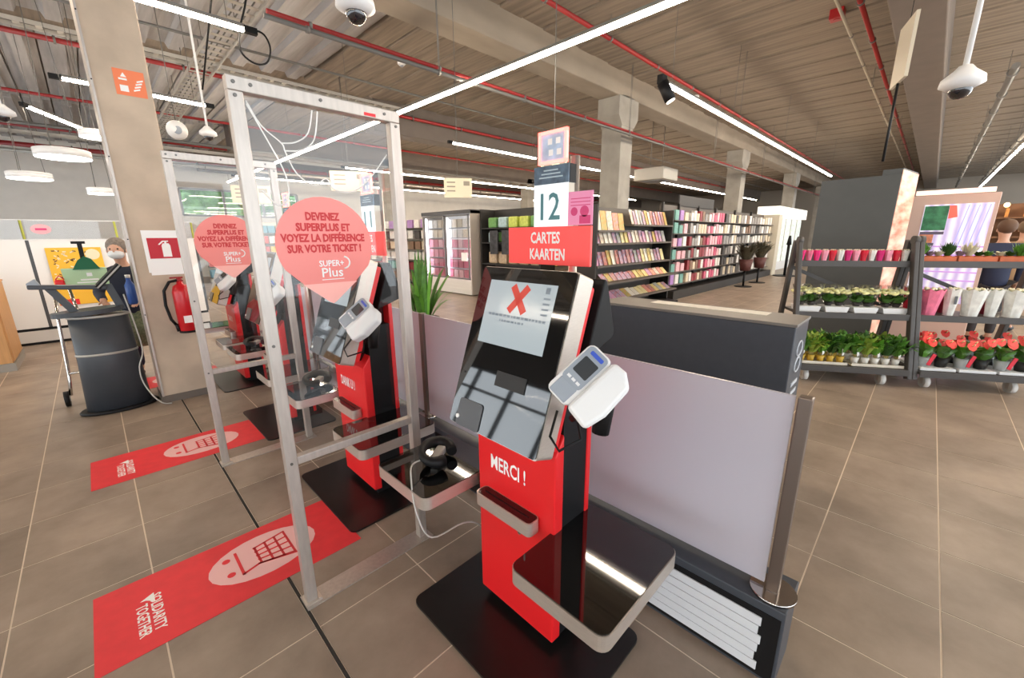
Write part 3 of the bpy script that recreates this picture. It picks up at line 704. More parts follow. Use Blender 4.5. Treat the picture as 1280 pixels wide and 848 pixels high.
def leafy(root, name, n, r, z0, h, wd, m, rnd, droop=.02, inner=.2):
    b = MB()
    for k in range(n):
        a = rnd.uniform(0, 6.283); q = r*rnd.uniform(.35, 1.0); b.leaf((q*inner*math.cos(a), q*inner*math.sin(a), z0), (q*math.cos(a), q*math.sin(a), z0+h*rnd.uniform(.6, 1.05)*(1.15-.35*q/r)), wd*rnd.uniform(.7, 1.2), droop, 3)
    o = part(name, b, m, root); o['kind'] = 'stuff'; return o
# terracotta-coloured trays with succulents on the right rack top
TERRA = mat('terracotta_tray', (188, 92, 48), .6, noise=.12, scale=12)
for k in range(3):
    t = thing('succulent_tray', f'orange tray of little plants, {ORD[k]} along the top shelf of the picture panel rack', 'tray', RL(1.14+.345*k, .375, 1.302), RA, 'orange plant trays')
    part('tray', MB().box(-.165, .165, -.075, .08, 0, .012).box(-.165, .165, -.075, -.068, .012, .055).box(-.165, .165, .073, .08, .012, .055).box(-.165, -.158, -.075, .08, .012, .055).box(.158, .165, -.075, .08, .012, .055), TERRA, t)
    for j in range(4):
        q = thing('succulent', f'small {["green rosette","greyish purple","pale cream","dark green"][(j+k)%4]} succulent, {ORD[j]} in the {ORD[k]} orange tray', 'plant', RL(1.14+.345*k-.12+.08*j, .37, 1.315), RA, 'small succulents')
        part('pot', MB().lathe([(.024, 0), (.033, .05), (.03, .05), (.026, .04)], seg=10), TERRA, q)
        big = (j+k*2) % 3 == 0
        leafy(q, 'leaves', 40, .065 if not big else .095, .045, .065 if not big else .16, .032, [LEAFM, mat('grey_purple_leaf', (150, 128, 140), .6), mat('cream_leaf', (206, 200, 170), .6), LEAFD][(j+k) % 4], KR, .004)
# primroses in white trays on the middle shelf
WTRAY = mat('white_tray', (222, 222, 222), .45)
for k in range(4):
    u = -.03+.272*k
    t = thing('flower_tray', f'white tray of yellow-green primroses, {ORD[k]} on the middle shelf before the dark box', 'tray', RL(u, .26, .752), RA, 'white primrose trays')
    part('tray', MB().prism([(-.10, 0), (.10, 0), (.118, .06), (-.118, .06)], (0, -.11, 0), X_, Z_, -Y_, -.2, 0), WTRAY, t)
    for j in range(2):
        q = thing('primrose', f'pale yellow primrose in a clear sleeve, {["near","far"][0] if j==0 else "other"} one of the {ORD[k]} white tray', 'plant', RL(u-.052+.104*j, .255, .815), RA, 'potted primroses')
        part('pot', MB().lathe([(.03, 0), (.042, .045), (.038, .045)], seg=10), mat('nursery_pot', (60, 52, 50), .6), q)
        leafy(q, 'leaves', 30, .125, .035, .12, .06, LEAFM, KR, .012)
        f = MB()
        for i in range(24): a = i*2.4; s_ = .095*math.sqrt((i+.5)/24); f.ball((s_*math.cos(a), s_*math.sin(a), .175-.35*s_+KR.uniform(0, .03)), .026, 6, 4, (1, 1, .6))
        part('blossoms', f, FLY, q)['kind'] = 'stuff'
        part('sleeve', MB().lathe([(.05, .03), (.085, .13), (.1, .23)], seg=12, wob=.08), FILM, q)
# leafy bulbs on the bottom shelf
for k in range(2):
    part_t = thing('bulb_tray', f'pale tray of leafy bulb pots, {["beside the dark counter box","next to the rack middle leg"][k]}', 'tray', RL(.12+.52*k, .2, .192), RA, 'pale bulb trays')
    part('tray', MB().box(-.24, .24, -.22, .22, 0, .012).box(-.24, .24, -.22, -.21, .012, .03).box(-.24, .24, .21, .22, .012, .03), mat('cream_tray', (224, 214, 196), .5), part_t)
    for j in range(5):
        for i in range(2):
            c = [(206, 168, 60), (226, 222, 214)][k]
            q = thing('bulb_plant', f'{["yellow","white"][k]} potted leafy bulb, {ORD[j]} along the {["front","back"][i]} row of the bottom shelf', 'plant', RL(.12+.52*k-.19+.095*j, .05+.16*i, .205), RA, 'leafy bulb pots')
            part('pot', MB().lathe([(.028, 0), (.04, .075), (.037, .075)], seg=10), mat('bulb_pot_'+'yw'[k], c, .5, noise=.1, scale=30), q)
            b = MB()
            for s_ in range(3): a = s_*2.1; b.cyl((.015*math.cos(a), .015*math.sin(a), .07), (.022*math.cos(a), .022*math.sin(a), .15), .007, 5)
            part('stems', b, mat('pale_stem', (176, 160, 96), .6), q)['kind'] = 'stuff'
            leafy(q, 'leaves', 46, .19, .11, .27, .045, [LEAFM, LEAFL, mat('fresh_leaf', (100, 158, 48), .5), LEAFD][(i*2+j) % 4], KR, .04)
            if (j+i) % 2 == 0: part('name_tag', MB().obox((.0, -.045, .14), (.009, 0, .012), (0, .001, 0), (-.006, 0, .045)), LETW, q)
# wrapped bouquets on the right rack, middle shelf
for k, (u, c, r, h, b, logo) in enumerate(((.985, 'red', .075, .27, .36, 0), (1.065, 'rose pink', .108, .27, .2, 0), (1.25, 'white', .068, .28, .2, 1), (1.31, 'maroon', .075, .24, .38, 0), (1.43, 'white', .105, .275, .2, 0), (1.605, 'white', .066, .28, .2, 0), (1.68, 'maroon', .075, .24, .38, 0), (1.78, 'white', .105, .275, .2, 0), (1.95, 'rose pink', .058, .25, .22, 0))):
    wrapped(u+.03, b, .752, c, r, h, f'{c} wrapped flower pot, {ORD[k]} along the middle shelf before the picture panel', 'wrapped pots on the middle shelf', logo=bool(logo))
# red anthuriums in clear sleeves on the bottom shelf
for k in range(3):
    t = thing('anthurium_tray', f'flat white tray under the red anthuriums, {ORD[k]} from the rack leg', 'tray', RL(1.165+.335*k, .16, .192), RA, 'white anthurium trays')
    part('tray', MB().box(-.155, .155, -.2, .2, 0, .03), WTRAY, t, .004)
for k in range(6):
    for i in range(2):
        h = KR.uniform(.9, 1.1)
        t = thing('anthurium', f'red flowering anthurium in a clear sleeve, {ORD[k]} in the {["front","back"][i]} row', 'plant', RL(1.06+.168*k+.05*i, .05+.2*i, .223), RA, 'red anthuriums')
        part('pot', MB().lathe([(.042, 0), (.056, .10), (.052, .10)], seg=12), [WTRAY, mat('black_pot', (24, 22, 22), .5)][(k+i) % 2], t)
        leafy(t, 'leaves', 16, .135, .10, .2*h, .095, LEAFM if k % 2 else mat('fresh_leaf', (100, 158, 48), .5), KR, .02)
        part('sleeve', MB().lathe([(.045, .0), (.07, .12), (.095, .21)], seg=10, wob=.06), FILM, t)
        for j in range(3):
            a = KR.uniform(0, 6.28) if j else -1.7; q = KR.uniform(.03, .1); c = Vector((q*math.cos(a), q*math.sin(a)-.02, (.29+KR.uniform(-.05, .05))*h))
            fl_ = MB().prism([(0, -.05), (.03, -.03), (.042, .005), (.03, .034), (.008, .038), (0, .028), (-.008, .038), (-.03, .034), (-.042, .005), (-.03, -.03)], c, X_, Vector((0, .5, .86)).normalized(), Vector((0, -.86, .5)), 0, .003)
            bl = part('bract', fl_, FLR, t)
            part('spadix', MB().cyl(c+Vector((0, -.003, .005)), c+Vector((0, -.03, .03)), .005, 6), FLY, bl)
        if k % 2 == 0 and i == 0: part('ribbon', MB().obox((.03, -.085, .09), Vector((.02, 0, .06)), Y_*.003, Vector((.016, 0, -.006))), wrapm('red'), t)

# ------------------------------------------------------------------ tall dark box and picture panel behind the racks
tb = thing('display_box', 'tall dark grey box with orange printed side behind the pink pots', 'box', (7.4, .40, 0), -.16)
part('body', MB().box(0, .8, 0, .86, 0, 2.33), mat('slate_board', (74, 78, 80), .6, noise=.05, scale=5), tb, .006)
part('raised_block', MB().box(.02, .78, .0, .2, 2.33, 2.4), mat('slate_board', (74, 78, 80), .6), tb)
pr = mat('orange_photo_print', (255, 226, 200), .5, noise=.5, scale=3.2, stretch=(.6, .6, 2.6), rgb2=(222, 100, 60))
part('printed_side', MB().box(.01, .79, -.006, 0, .1, 2.38), pr, tb, label='orange and cream photo print side')
hg = thing('hanging_sign', 'thin beige sign on a dark rod above the tall dark box', 'sign', (7.0, .58, 2.9))
part('rod', MB().cyl((0, 0, -.45), (0, 0, .42), .014, 8).cyl((0, 0, .4), (0, 0, 2.1), .004, 6), BLACKP, hg); part('board', MB().obox((.0, -.0, .72), (.25, .075, 0), (-.002, .016, 0), (0, 0, .32)), CREAM, hg)
def pic_mat():
    m = bpy.data.materials.new('store_picture'); m.use_nodes = True; nt = m.node_tree; b = nt.nodes['Principled BSDF']
    tc = nt.nodes.new('ShaderNodeTexCoord'); w_ = nt.nodes.new('ShaderNodeTexWave'); w_.wave_type = 'BANDS'; w_.bands_direction = 'Y'; w_.inputs['Scale'].default_value = 3; w_.inputs['Distortion'].default_value = 2.5
    nt.links.new(tc.outputs['Object'], w_.inputs[0]); cr = nt.nodes.new('ShaderNodeValToRGB')
    cr.color_ramp.elements[0].color = S(190, 178, 222); cr.color_ramp.elements[1].color = S(236, 234, 246); nt.links.new(w_.outputs['Fac'], cr.inputs[0])
    nt.links.new(cr.outputs[0], b.inputs['Base Color']); nt.links.new(cr.outputs[0], b.inputs['Emission Color']); b.inputs['Emission Strength'].default_value = .2; return m
pp = thing('picture_panel', 'pinkish beige panel with a bright lit picture of store shelves', 'panel', (8.8, .29, 0), -.08)
part('board', MB().box(0, .08, -.86, 0, 0, 2.13), mat('pinkish_board', (206, 178, 166), .6), pp, .004)
part('light_bar', MB().box(-.03, .06, -.80, -.02, 2.14, 2.2), mat('light_bar', (236, 206, 190), .4, emit=(255, 220, 200), es=.5), pp)
pc = part('picture', MB().box(-.008, -.001, -.82, -.14, .6, 2.0), pic_mat(), pp, label='bright backlit picture')
def lit(n, c, e=.5): return mat(n, c, .4, emit=c, es=e)
part('picture_greenery', MB().box(-.011, -.0085, -.40, -.15, 1.64, 1.98), mat('picture_green', (60, 128, 92), .5, noise=.4, scale=14), pc)
part('picture_banner', MB().prism([(-.50, 1.82), (-.41, 1.80), (-.40, 1.98), (-.47, 1.98)], (-.0105, 0, 0), Y_, Z_, X_, 0, .002), lit('picture_red', (222, 84, 70)), pc)
part('picture_shelf', MB().box(-.011, -.0085, -.40, -.15, 1.58, 1.62).box(-.011, -.0085, -.32, -.15, 1.42, 1.46), lit('picture_dark', (80, 74, 92), .2), pc)
part('picture_goods', MB().box(-.0105, -.0085, -.30, -.15, 1.46, 1.58), mat('picture_goods', (214, 140, 110), .5, noise=.3, scale=25), pc)
k_ = MB()
for q in range(5): k_.obox((-.0095, -.55-.05*q, 1.66-.0*q), (.001, 0, 0), (0, .006, 0), (0, -.04, .32))
part('picture_frames', k_, lit('picture_blue', (150, 150, 206), .5), pc)
k_ = MB()
for q in range(7): k_.box(-.0105, -.0085, -.82+.0, -.2, .68+.12*q, .70+.12*q)
part('picture_rows', k_, lit('picture_purple', (170, 130, 190), .5), pc)

# ------------------------------------------------------------------ magazine rack
COVN = ['pale yellow', 'orange', 'pink', 'cream', 'light blue', 'red', 'white', 'lilac', 'green', 'tan', 'grey', 'rose']
COVC = [(240, 222, 130), (226, 150, 74), (232, 160, 176), (234, 222, 198), (158, 184, 214), (204, 84, 70), (234, 230, 224), (186, 160, 200), (160, 186, 130), (204, 176, 140), (164, 160, 158), (214, 130, 130)]
COV = [mat('cover_'+n.replace(' ', '_'), c, .35, noise=.1, scale=16, rgb2=COVC[(i*5+3) % 12]) for i, (n, c) in enumerate(zip(COVN, COVC))]
SHB = mat('black_shelving', (40, 37, 35), .5); SHG = mat('brown_grey_shelving', (92, 84, 76), .5)
mr = thing('magazine_rack', 'dark magazine rack filled with coloured magazines in front of the concrete column', 'shelf', (6.5, 4.3, 0))
part('back_panel', MB().box(0, 3.15, .46, .5, .1, 2.15), SHG, mr)
for x in (0, 3.1): part('upright', MB().box(x, x+.04, .0, .46, .02, 2.15), SHB, mr)
part('base', MB().box(.04, 3.1, -.28, .46, .0, .12), SHB, mr)
SHV = [(1.70, .04, 1.24), (1.82, 1.28, 3.1), (1.46, .04, 3.1), (1.05, .04, 3.1), (.75, .04, 3.1), (.40, .04, 3.1)]
for k, (z, a, b) in enumerate(SHV):
    part('shelf', MB().box(a, b, (-.02 if k < 4 else -.22), .46, z-.035, z), SHG, mr)
magm = {}
def mag_mesh(c, w_, h):
    if (c, w_, h) not in magm: magm[c, w_, h] = MB().box(-w_/2, w_/2, 0, .008, 0, h).mesh('magazine', COV[c])
    return magm[c, w_, h]
MR = random.Random(4)
def magazine(x, y, z, c, w_, h, label, tilt, turn, group):
    o = part('magazine', mag_mesh(c, w_, h), None); o.location = (x, y, z); o.rotation_euler = (tilt, 0, turn); tag(o, label, 'magazine', group)
def row(x0, x1, y, z, step, h, w_, where, tilt=-.3, turn=.16):
    n = int((x1-x0)/step)
    for k in range(n):
        c = MR.randrange(12); magazine(x0+step*(k+.5), y, z+.002, c, w_, round(h*MR.choice((.92, 1, 1)), 3), f'{COVN[c]} magazine, {ORD[k] if k < 20 else "last"} along {where} of the magazine rack', tilt, turn, 'magazines on the rack')
row(6.6, 7.7, 4.40, 1.70, .21, .36, .2, 'the raised near shelf', -.2, .03)
row(7.85, 9.55, 4.36, 1.82, .125, .3, .17, 'the top far shelf')
row(6.6, 9.5, 4.36, 1.46, .15, .25, .2, 'the second shelf')
row(6.6, 9.5, 4.36, 1.05, .15, .28, .2, 'the third shelf')
row(6.7, 9.4, 4.24, .75, .18, .19, .2, 'the fourth shelf', -.75, .1)
row(6.8, 9.5, 4.18, .40, .18, .24, .2, 'the lowest shelf', -.95, .08)

# ------------------------------------------------------------------ card tower, stationery and household shelves further along the aisle
gd = thing('aisle_shelving', 'long shelving with hanging packs along the aisle beyond the magazines', 'shelf', (10.2, 4.4, 0))
part('back_panel', MB().box(0, 9, .5, .54, .1, 2.35), SHG, gd); part('base', MB().box(0, 9, .0, .5, 0, .22), SHB, gd)
part('end_panel', MB().box(9, 9.5, -.05, .54, 0, 2.35), CREAM, gd)
for x in (0, .95, 2.25, 3.6, 5.4, 7.2): part('upright', MB().box(x, x+.05, .44, .5, .22, 2.4), SHB, gd)
for z in (.36, .68, 1.0, 1.32, 1.64, 1.96): part('shelf', MB().box(0, 9, .12, .5, z-.02, z), SHG, gd)
part('header', MB().box(.95, 3.4, .46, .5, 2.35, 2.62), SHB, gd)
packm = {}
PN = ['rose', 'pale pink', 'white', 'grey', 'brown', 'cream', 'dark red', 'lilac', 'teal', 'charcoal']
PC = [(206, 96, 124), (228, 176, 184), (226, 222, 216), (150, 146, 142), (132, 104, 84), (216, 200, 174), (140, 50, 56), (170, 130, 190), (110, 160, 150), (70, 66, 64)]
PM = [mat('pack_'+n.replace(' ', '_'), c, .4, noise=.16, scale=24) for n, c in zip(PN, PC)]
def pack(x, y, z, c, w_, d, h, name, label, cat, group, turn=0):
    key = (name, c, w_, d, h)
    if key not in packm: packm[key] = MB().box(-w_/2, w_/2, -d/2, d/2, 0, h).mesh(name, PM[c])
    o = part(name, packm[key], None, loc=(x, y, z), rotz=turn); return tag(o, label, cat, group)
ROWN = ['lowest', 'second', 'third', 'fourth', 'fifth', 'topmost']
SEC = [(10.25, 11.12, 3, [7, 8, 2, 1, 5], .2, 'the card tower beside the magazines'), (11.25, 12.4, 6, [2, 3, 4, 6, 5], .15, 'the section after the card tower'), (12.5, 13.75, 6, [0, 1, 0, 1, 2], .15, 'the pink section'), (13.85, 15.55, 7, [3, 2, 9, 5, 3], .18, 'the grey section'), (15.65, 17.35, 6, [2, 3, 4, 9, 3], .2, 'the far grey section'), (17.45, 19.1, 5, [2, 5, 2, 3], .22, 'the last section')]
for x0, x1, n, pal, w_, where in SEC:
    for r_, z in enumerate((.36, .68, 1.0, 1.32, 1.64, 1.96)):
        for k in range(n):
            c = MR.choice(pal); h = round(MR.choice((.2, .24, .26)), 2)
            pack(x0+(x1-x0)*(k+.5)/n, 4.4+.2, z+.002, c, w_, .09, h, 'packet', f'{PN[c]} packet, {ORD[k]} on the {ROWN[r_]} shelf of {where}', 'packet', 'packets on the aisle shelving')
# plants display in the aisle and a sign stand
for x, y, lb in ((14.4, 4.0, 'dark leafy plant in a red pot standing before the grey section'), (15.9, 4.0, 'dark leafy plant in a pot standing before the far grey section')):
    t = thing('aisle_plant', lb, 'plant', (x, y, 0))
    part('stand', MB().cyl((0, 0, 0), (0, 0, .02), .25, 16).cyl((0, 0, .02), (0, 0, .5), .03, 8), BLACKP, t); part('pot', MB().lathe([(.14, .5), (.2, .85), (.18, .85)], seg=14), mat('dull_pot', (84, 44, 40), .6), t)
    leafy(t, 'leaves', 60, .45, .8, .7, .1, mat('dull_leaf', (70, 66, 50), .6, noise=.3, scale=20), KR, .08)
cs = thing('sign_stand', 'dark slim stand on a round foot at the end of the aisle', 'stand', (19.2, 3.9, 0))
part('foot', MB().cyl((0, 0, 0), (0, 0, .03), .4, 18), BLACKP, cs); part('pole', MB().cyl((0, 0, .03), (0, 0, 1.2), .05, 8).cyl((0, 0, 1.2), (0, 0, 1.55), .09, 10, .04), BLACKP, cs)
uf = thing('upright_freezer', 'white lit freezer with glass doors at the end of the aisle', 'freezer', (20.5, 4.6, 0))
part('body', MB().box(0, 5.5, .3, .9, 0, 2.3), WHITEP, uf); part('header', MB().box(0, 5.5, .1, .9, 2.3, 2.75), mat('freezer_header', (240, 236, 228), .5, emit=(255, 250, 240), es=.35), uf)
for k in range(5):
    d = part('door', MB().box(.06+1.08*k, 1.08+1.08*k, .27, .3, .4, 2.25), mat('freezer_door_goods', (206, 216, 206), .3, noise=.35, scale=9, emit=(230, 240, 235), es=.25), uf)
    part('door_frame', MB().box(.04+1.08*k, .07+1.08*k, .25, .3, .38, 2.27), STEEL, d)
part('cream_end', MB().box(-.3, 0, .0, .9, 0, 2.3), CREAM, uf)

# ------------------------------------------------------------------ cold cabinet with glass doors, unit beside it and shelf behind
FRX = 7.25
cc_ = thing('cold_cabinet', 'tall cold cabinet with glass doors and pink packs, behind the potted plant', 'fridge', (FRX, 8.78, 0))
part('base', MB().box(0, .8, 0, 2.2, .03, .42), mat('cold_cabinet_base', (226, 222, 216), .4), cc_)
for z in (.13, .23, .33): part('base_rib', MB().box(-.012, 0, .03, 2.17, z, z+.05), mat('cold_cabinet_base', (226, 222, 216), .4), cc_)
part('back', MB().box(.72, .8, 0, 2.2, .42, 2.2), mat('lit_white_back', (236, 236, 238), .5, emit=(250, 250, 255), es=.35), cc_)
part('side_panel', MB().box(0, .8, -.04, 0, .03, 2.28), mat('cabinet_side', (168, 158, 148), .5), cc_); part('side_panel', MB().box(0, .8, 2.2, 2.24, .03, 2.28), mat('cabinet_side', (168, 158, 148), .5), cc_)
part('top', MB().box(-.02, .8, -.04, 2.24, 2.2, 2.3), SMOKEG, cc_)
for k in range(2):
    d = part('door', MB().box(-.01, .0, .03+1.08*k, 1.08+1.08*k, .44, 2.18), CLEAR, cc_)
    fr_ = MB(); y0, y1 = .03+1.08*k, 1.08+1.08*k
    fr_.box(-.025, .01, y0, y0+.035, .44, 2.18).box(-.025, .01, y1-.035, y1, .44, 2.18).box(-.025, .01, y0, y1, .44, .475).box(-.025, .01, y0, y1, 2.145, 2.18)
    part('door_frame', fr_, PIPEG, d)
for y_ in (.06, 1.1, 2.14): part('cabinet_lamp', MB().box(.06, .085, y_-.012, y_+.012, .5, 2.12), lit('cabinet_led', (240, 244, 255), 14), cc_)
part('price_card', MB().box(-.035, -.028, .1, .36, .95, 1.18), LETW, cc_)
FZ = [.46, .74, 1.02, 1.30, 1.58, 1.86]
for z in FZ[1:]: part('shelf', MB().box(.12, .72, .02, 2.18, z-.02, z), GREYP, cc_)
FPAL = [[0, 1, 0], [0, 1, 0], [0, 1, 0], [0, 0, 1], [2, 2, 5], [5, 2, 5]]
for r_, z in enumerate(FZ):
    for k in range(9):
        c = MR.choice(FPAL[r_]); pack(FRX+.25, 8.78+.16+.235*k, z+.002, c, .19, .19, .22, 'chilled_pack', f'{PN[c]} chilled pack, {ORD[k]} on the {ROWN[r_]} shelf of the cold cabinet', 'pack', 'packs in the cold cabinet')
du = thing('dark_shelf_unit', 'dark shelf unit with green bottle packs beside the cold cabinet', 'shelf', (7.5, 6.5, 0))
part('back_panel', MB().box(.5, .55, 0, 2.15, 0, 2.3), SHB, du); part('side_panel', MB().box(0, .55, 2.1, 2.15, 0, 2.3), SHB, du); part('side_panel', MB().box(0, .55, 0, .05, 0, 2.3), SHB, du)
for z in (.1, .9, 1.45, 1.82): part('shelf', MB().box(0, .5, .05, 2.1, z-.03, z), SHB, du)
part('poster', MB().box(-.02, -.01, 1.45, 1.75, 1.15, 1.75), mat('dark_poster', (52, 52, 56), .5, noise=.6, scale=9), du); part('poster', MB().box(-.02, -.01, .95, 1.3, 1.15, 1.75), mat('dark_poster', (52, 52, 56), .5), du)
GP = ['green', 'yellow-green', 'pale blue', 'tan']; GC = [(110, 160, 90), (196, 208, 90), (170, 196, 200), (200, 176, 146)]
GM = [mat('bottle_pack_'+n.replace('-', '_').replace(' ', '_'), c, .35, noise=.2, scale=16) for n, c in zip(GP, GC)]
for z, nm, wh, cs_ in ((1.82, 'bottle_pack', 'top', (0, 1, 1, 2, 0)), (1.45, 'bottle_pack', 'second', (2, 0, 2, 0, 2)), (.9, 'carton', 'third', (3, 3, 3, 3, 3)), (.1, 'carton', 'lowest', (3, 3, 3, 3, 3))):
    for k, c in enumerate(cs_):
        o = part(nm, MB().box(-.14, .14, -.15, .15, 0, .26 if nm == 'bottle_pack' else .3), GM[c], loc=(7.75, 6.78+.38*k, z+.002), bevel=.03)
        tag(o, f'{GP[c]} {"pack of bottles" if nm == "bottle_pack" else "carton"}, {ORD[k]} on the {wh} shelf beside the cold cabinet', 'pack' if nm == 'bottle_pack' else 'box', 'packs beside the cold cabinet')
bs = thing('grocery_shelf', 'pale grocery shelf with colourful packs behind the potted plant', 'shelf', (7.7, 11.6, 0))
part('back_panel', MB().box(.5, .55, 0, 3.4, 0, 2.0), CREAM, bs)
for z in (.15, .5, .85, 1.2, 1.55, 1.9): part('shelf', MB().box(0, .5, 0, 3.4, z-.03, z), SHG, bs)
part('end_panel', MB().box(0, .55, -.05, 0, 0, 2.0), mat('pale_blue_panel', (170, 196, 206), .5), bs)
for r_, z in enumerate((.15, .5, .85, 1.2, 1.55, 1.9)):
    for k in range(8):
        c = [[8, 5, 4], [8, 6, 5], [8, 2, 5], [5, 4, 5], [5, 9, 2], [7, 7, 2]][r_][MR.randrange(3)]
        pack(7.9, 11.8+.41*k, z+.002, c, .2, .3, .26, 'grocery_pack', f'{PN[c]} grocery pack, {ORD[k]} on the {ROWN[r_]} pale shelf behind the plant', 'pack', 'packs on the pale grocery shelf')
# distant gondolas in front of the back wall: too far to pick single goods
gr = MB(); gg = [MB() for _ in range(5)]
for (x0, y0, n) in ((3.0, 18.5, 9), (13.5, 17.5, 10), (14, 12.5, 12)):
    for k in range(n):
        for z in (.2, .6, 1.0, 1.4, 1.8):
            for j in range(3): gg[MR.randrange(5)].box(x0+.9*k+.28*j+.02, x0+.9*k+.28*j+.26, y0+.05, y0+.3, z, z+.28)
    t = thing('far_gondola', f'distant shelving of mixed groceries, {["below the ribbon window","beyond the dark shelf unit","behind the magazine rack"][[3.0,13.5,14].index(x0)]}', 'shelf', (x0, y0, 0))
    part('back_panel', MB().box(0, .9*n, .35, .4, 0, 2.2), CREAM, t)
    for z in (.2, .6, 1.0, 1.4, 1.8): part('shelf', MB().box(0, .9*n, 0, .35, z-.03, z), SHG, t)
for k, (b, c) in enumerate(zip(gg, ((206, 90, 80), (230, 226, 220), (220, 190, 90), (100, 150, 170), (190, 170, 150)))):
    tag(part('distant_goods', b, mat('distant_goods_%d' % k, c, .5)), f'{["red","white","yellow","blue","tan"][k]} goods on the distant shelving', 'goods', kind='stuff')
# hanging aisle signs
def aisle_sign(x, y, z, w_, h, label, turn=0):
    t = thing('aisle_sign', label, 'sign', (x, y, z), turn, 'hanging aisle signs')
    part('board', MB().box(-w_/2, w_/2, -.02, .02, 0, h), mat('aisle_sign_cream', (226, 214, 186), .5), t)
    part('hanger_wire', MB().cyl((0, 0, h), (0, 0, ZC-z+.05), .006, 6), PIPEG, t)
    m = MB()
    for k in range(3): m.box(-w_*.4, -w_*.1, -.0215, -.02, h*(.75-.22*k), h*(.82-.22*k))
    m.box(w_*.2, w_*.42, -.0215, -.02, h*.62, h*.85); part('sign_print', m, mat('sign_print_grey', (150, 140, 122), .5), t)
aisle_sign(5.9, 7.5, 2.43, .6, .4, 'cream hanging aisle sign above the cold cabinet', -.6)
aisle_sign(4.4, 9.5, 2.62, .8, .42, 'cream hanging aisle sign above the pink drop sticker', -.5)
aisle_sign(3.3, 13.0, 2.5, .9, .45, 'cream hanging aisle sign farther back beside the drop sticker', -.4)
aisle_sign(4.4, 3.6, 2.26, .34, .38, 'cream hanging sign just behind the lane twelve sign', -.6)
# people far away beside the panel
SKIN = mat('skin', (206, 160, 136), .5)
def skin_obj(name, vs, es, rad, root, m, parent, sub=1):
    me = bpy.data.meshes.new(name); me.from_pydata(vs, es, []); o = bpy.data.objects.new(name, me); link(o, parent); me.materials.append(m)
    md = o.modifiers.new('skin', 'SKIN'); md.use_smooth_shade = True
    for i, r_ in enumerate(rad):
        sv = me.skin_vertices[0].data[i] if me.skin_vertices else None
        if sv is None: break
        sv.radius = (r_, r_) if not isinstance(r_, tuple) else r_; sv.use_root = (i == root)
    s_ = o.modifiers.new('sub', 'SUBSURF'); s_.levels = sub; s_.render_levels = sub
    return o
def ensure_skin(me):
    bm = bmesh.new(); bm.from_mesh(me); bm.verts.layers.skin.verify(); bm.to_mesh(me); bm.free()
def skin_part(name, chains, m, parent, sub=1):
    # chains: list of lists of (x, y, z, r); a chain may begin with an int = index of an existing vertex
    vs = []; rad = []; es = []
    for ch in chains:
        prev = None
        for e in ch:
            if isinstance(e, int): prev = e; continue
            vs.append(e[:3]); rad.append(e[3] if len(e) == 4 else (e[3], e[4])); i = len(vs)-1
            if prev is not None: es.append((prev, i))
            prev = i
    me = bpy.data.meshes.new(name); me.from_pydata(vs, es, []); ensure_skin(me); me.materials.append(m)
    for i, r_ in enumerate(rad):
        sv = me.skin_vertices[0].data[i]; sv.radius = r_ if isinstance(r_, tuple) else (r_, r_); sv.use_root = (i == 0)
    o = bpy.data.objects.new(name, me); link(o, parent)
    md = o.modifiers.new('skin', 'SKIN'); md.use_smooth_shade = True
    s_ = o.modifiers.new('sub', 'SUBSURF'); s_.levels = sub; s_.render_levels = sub
    return o
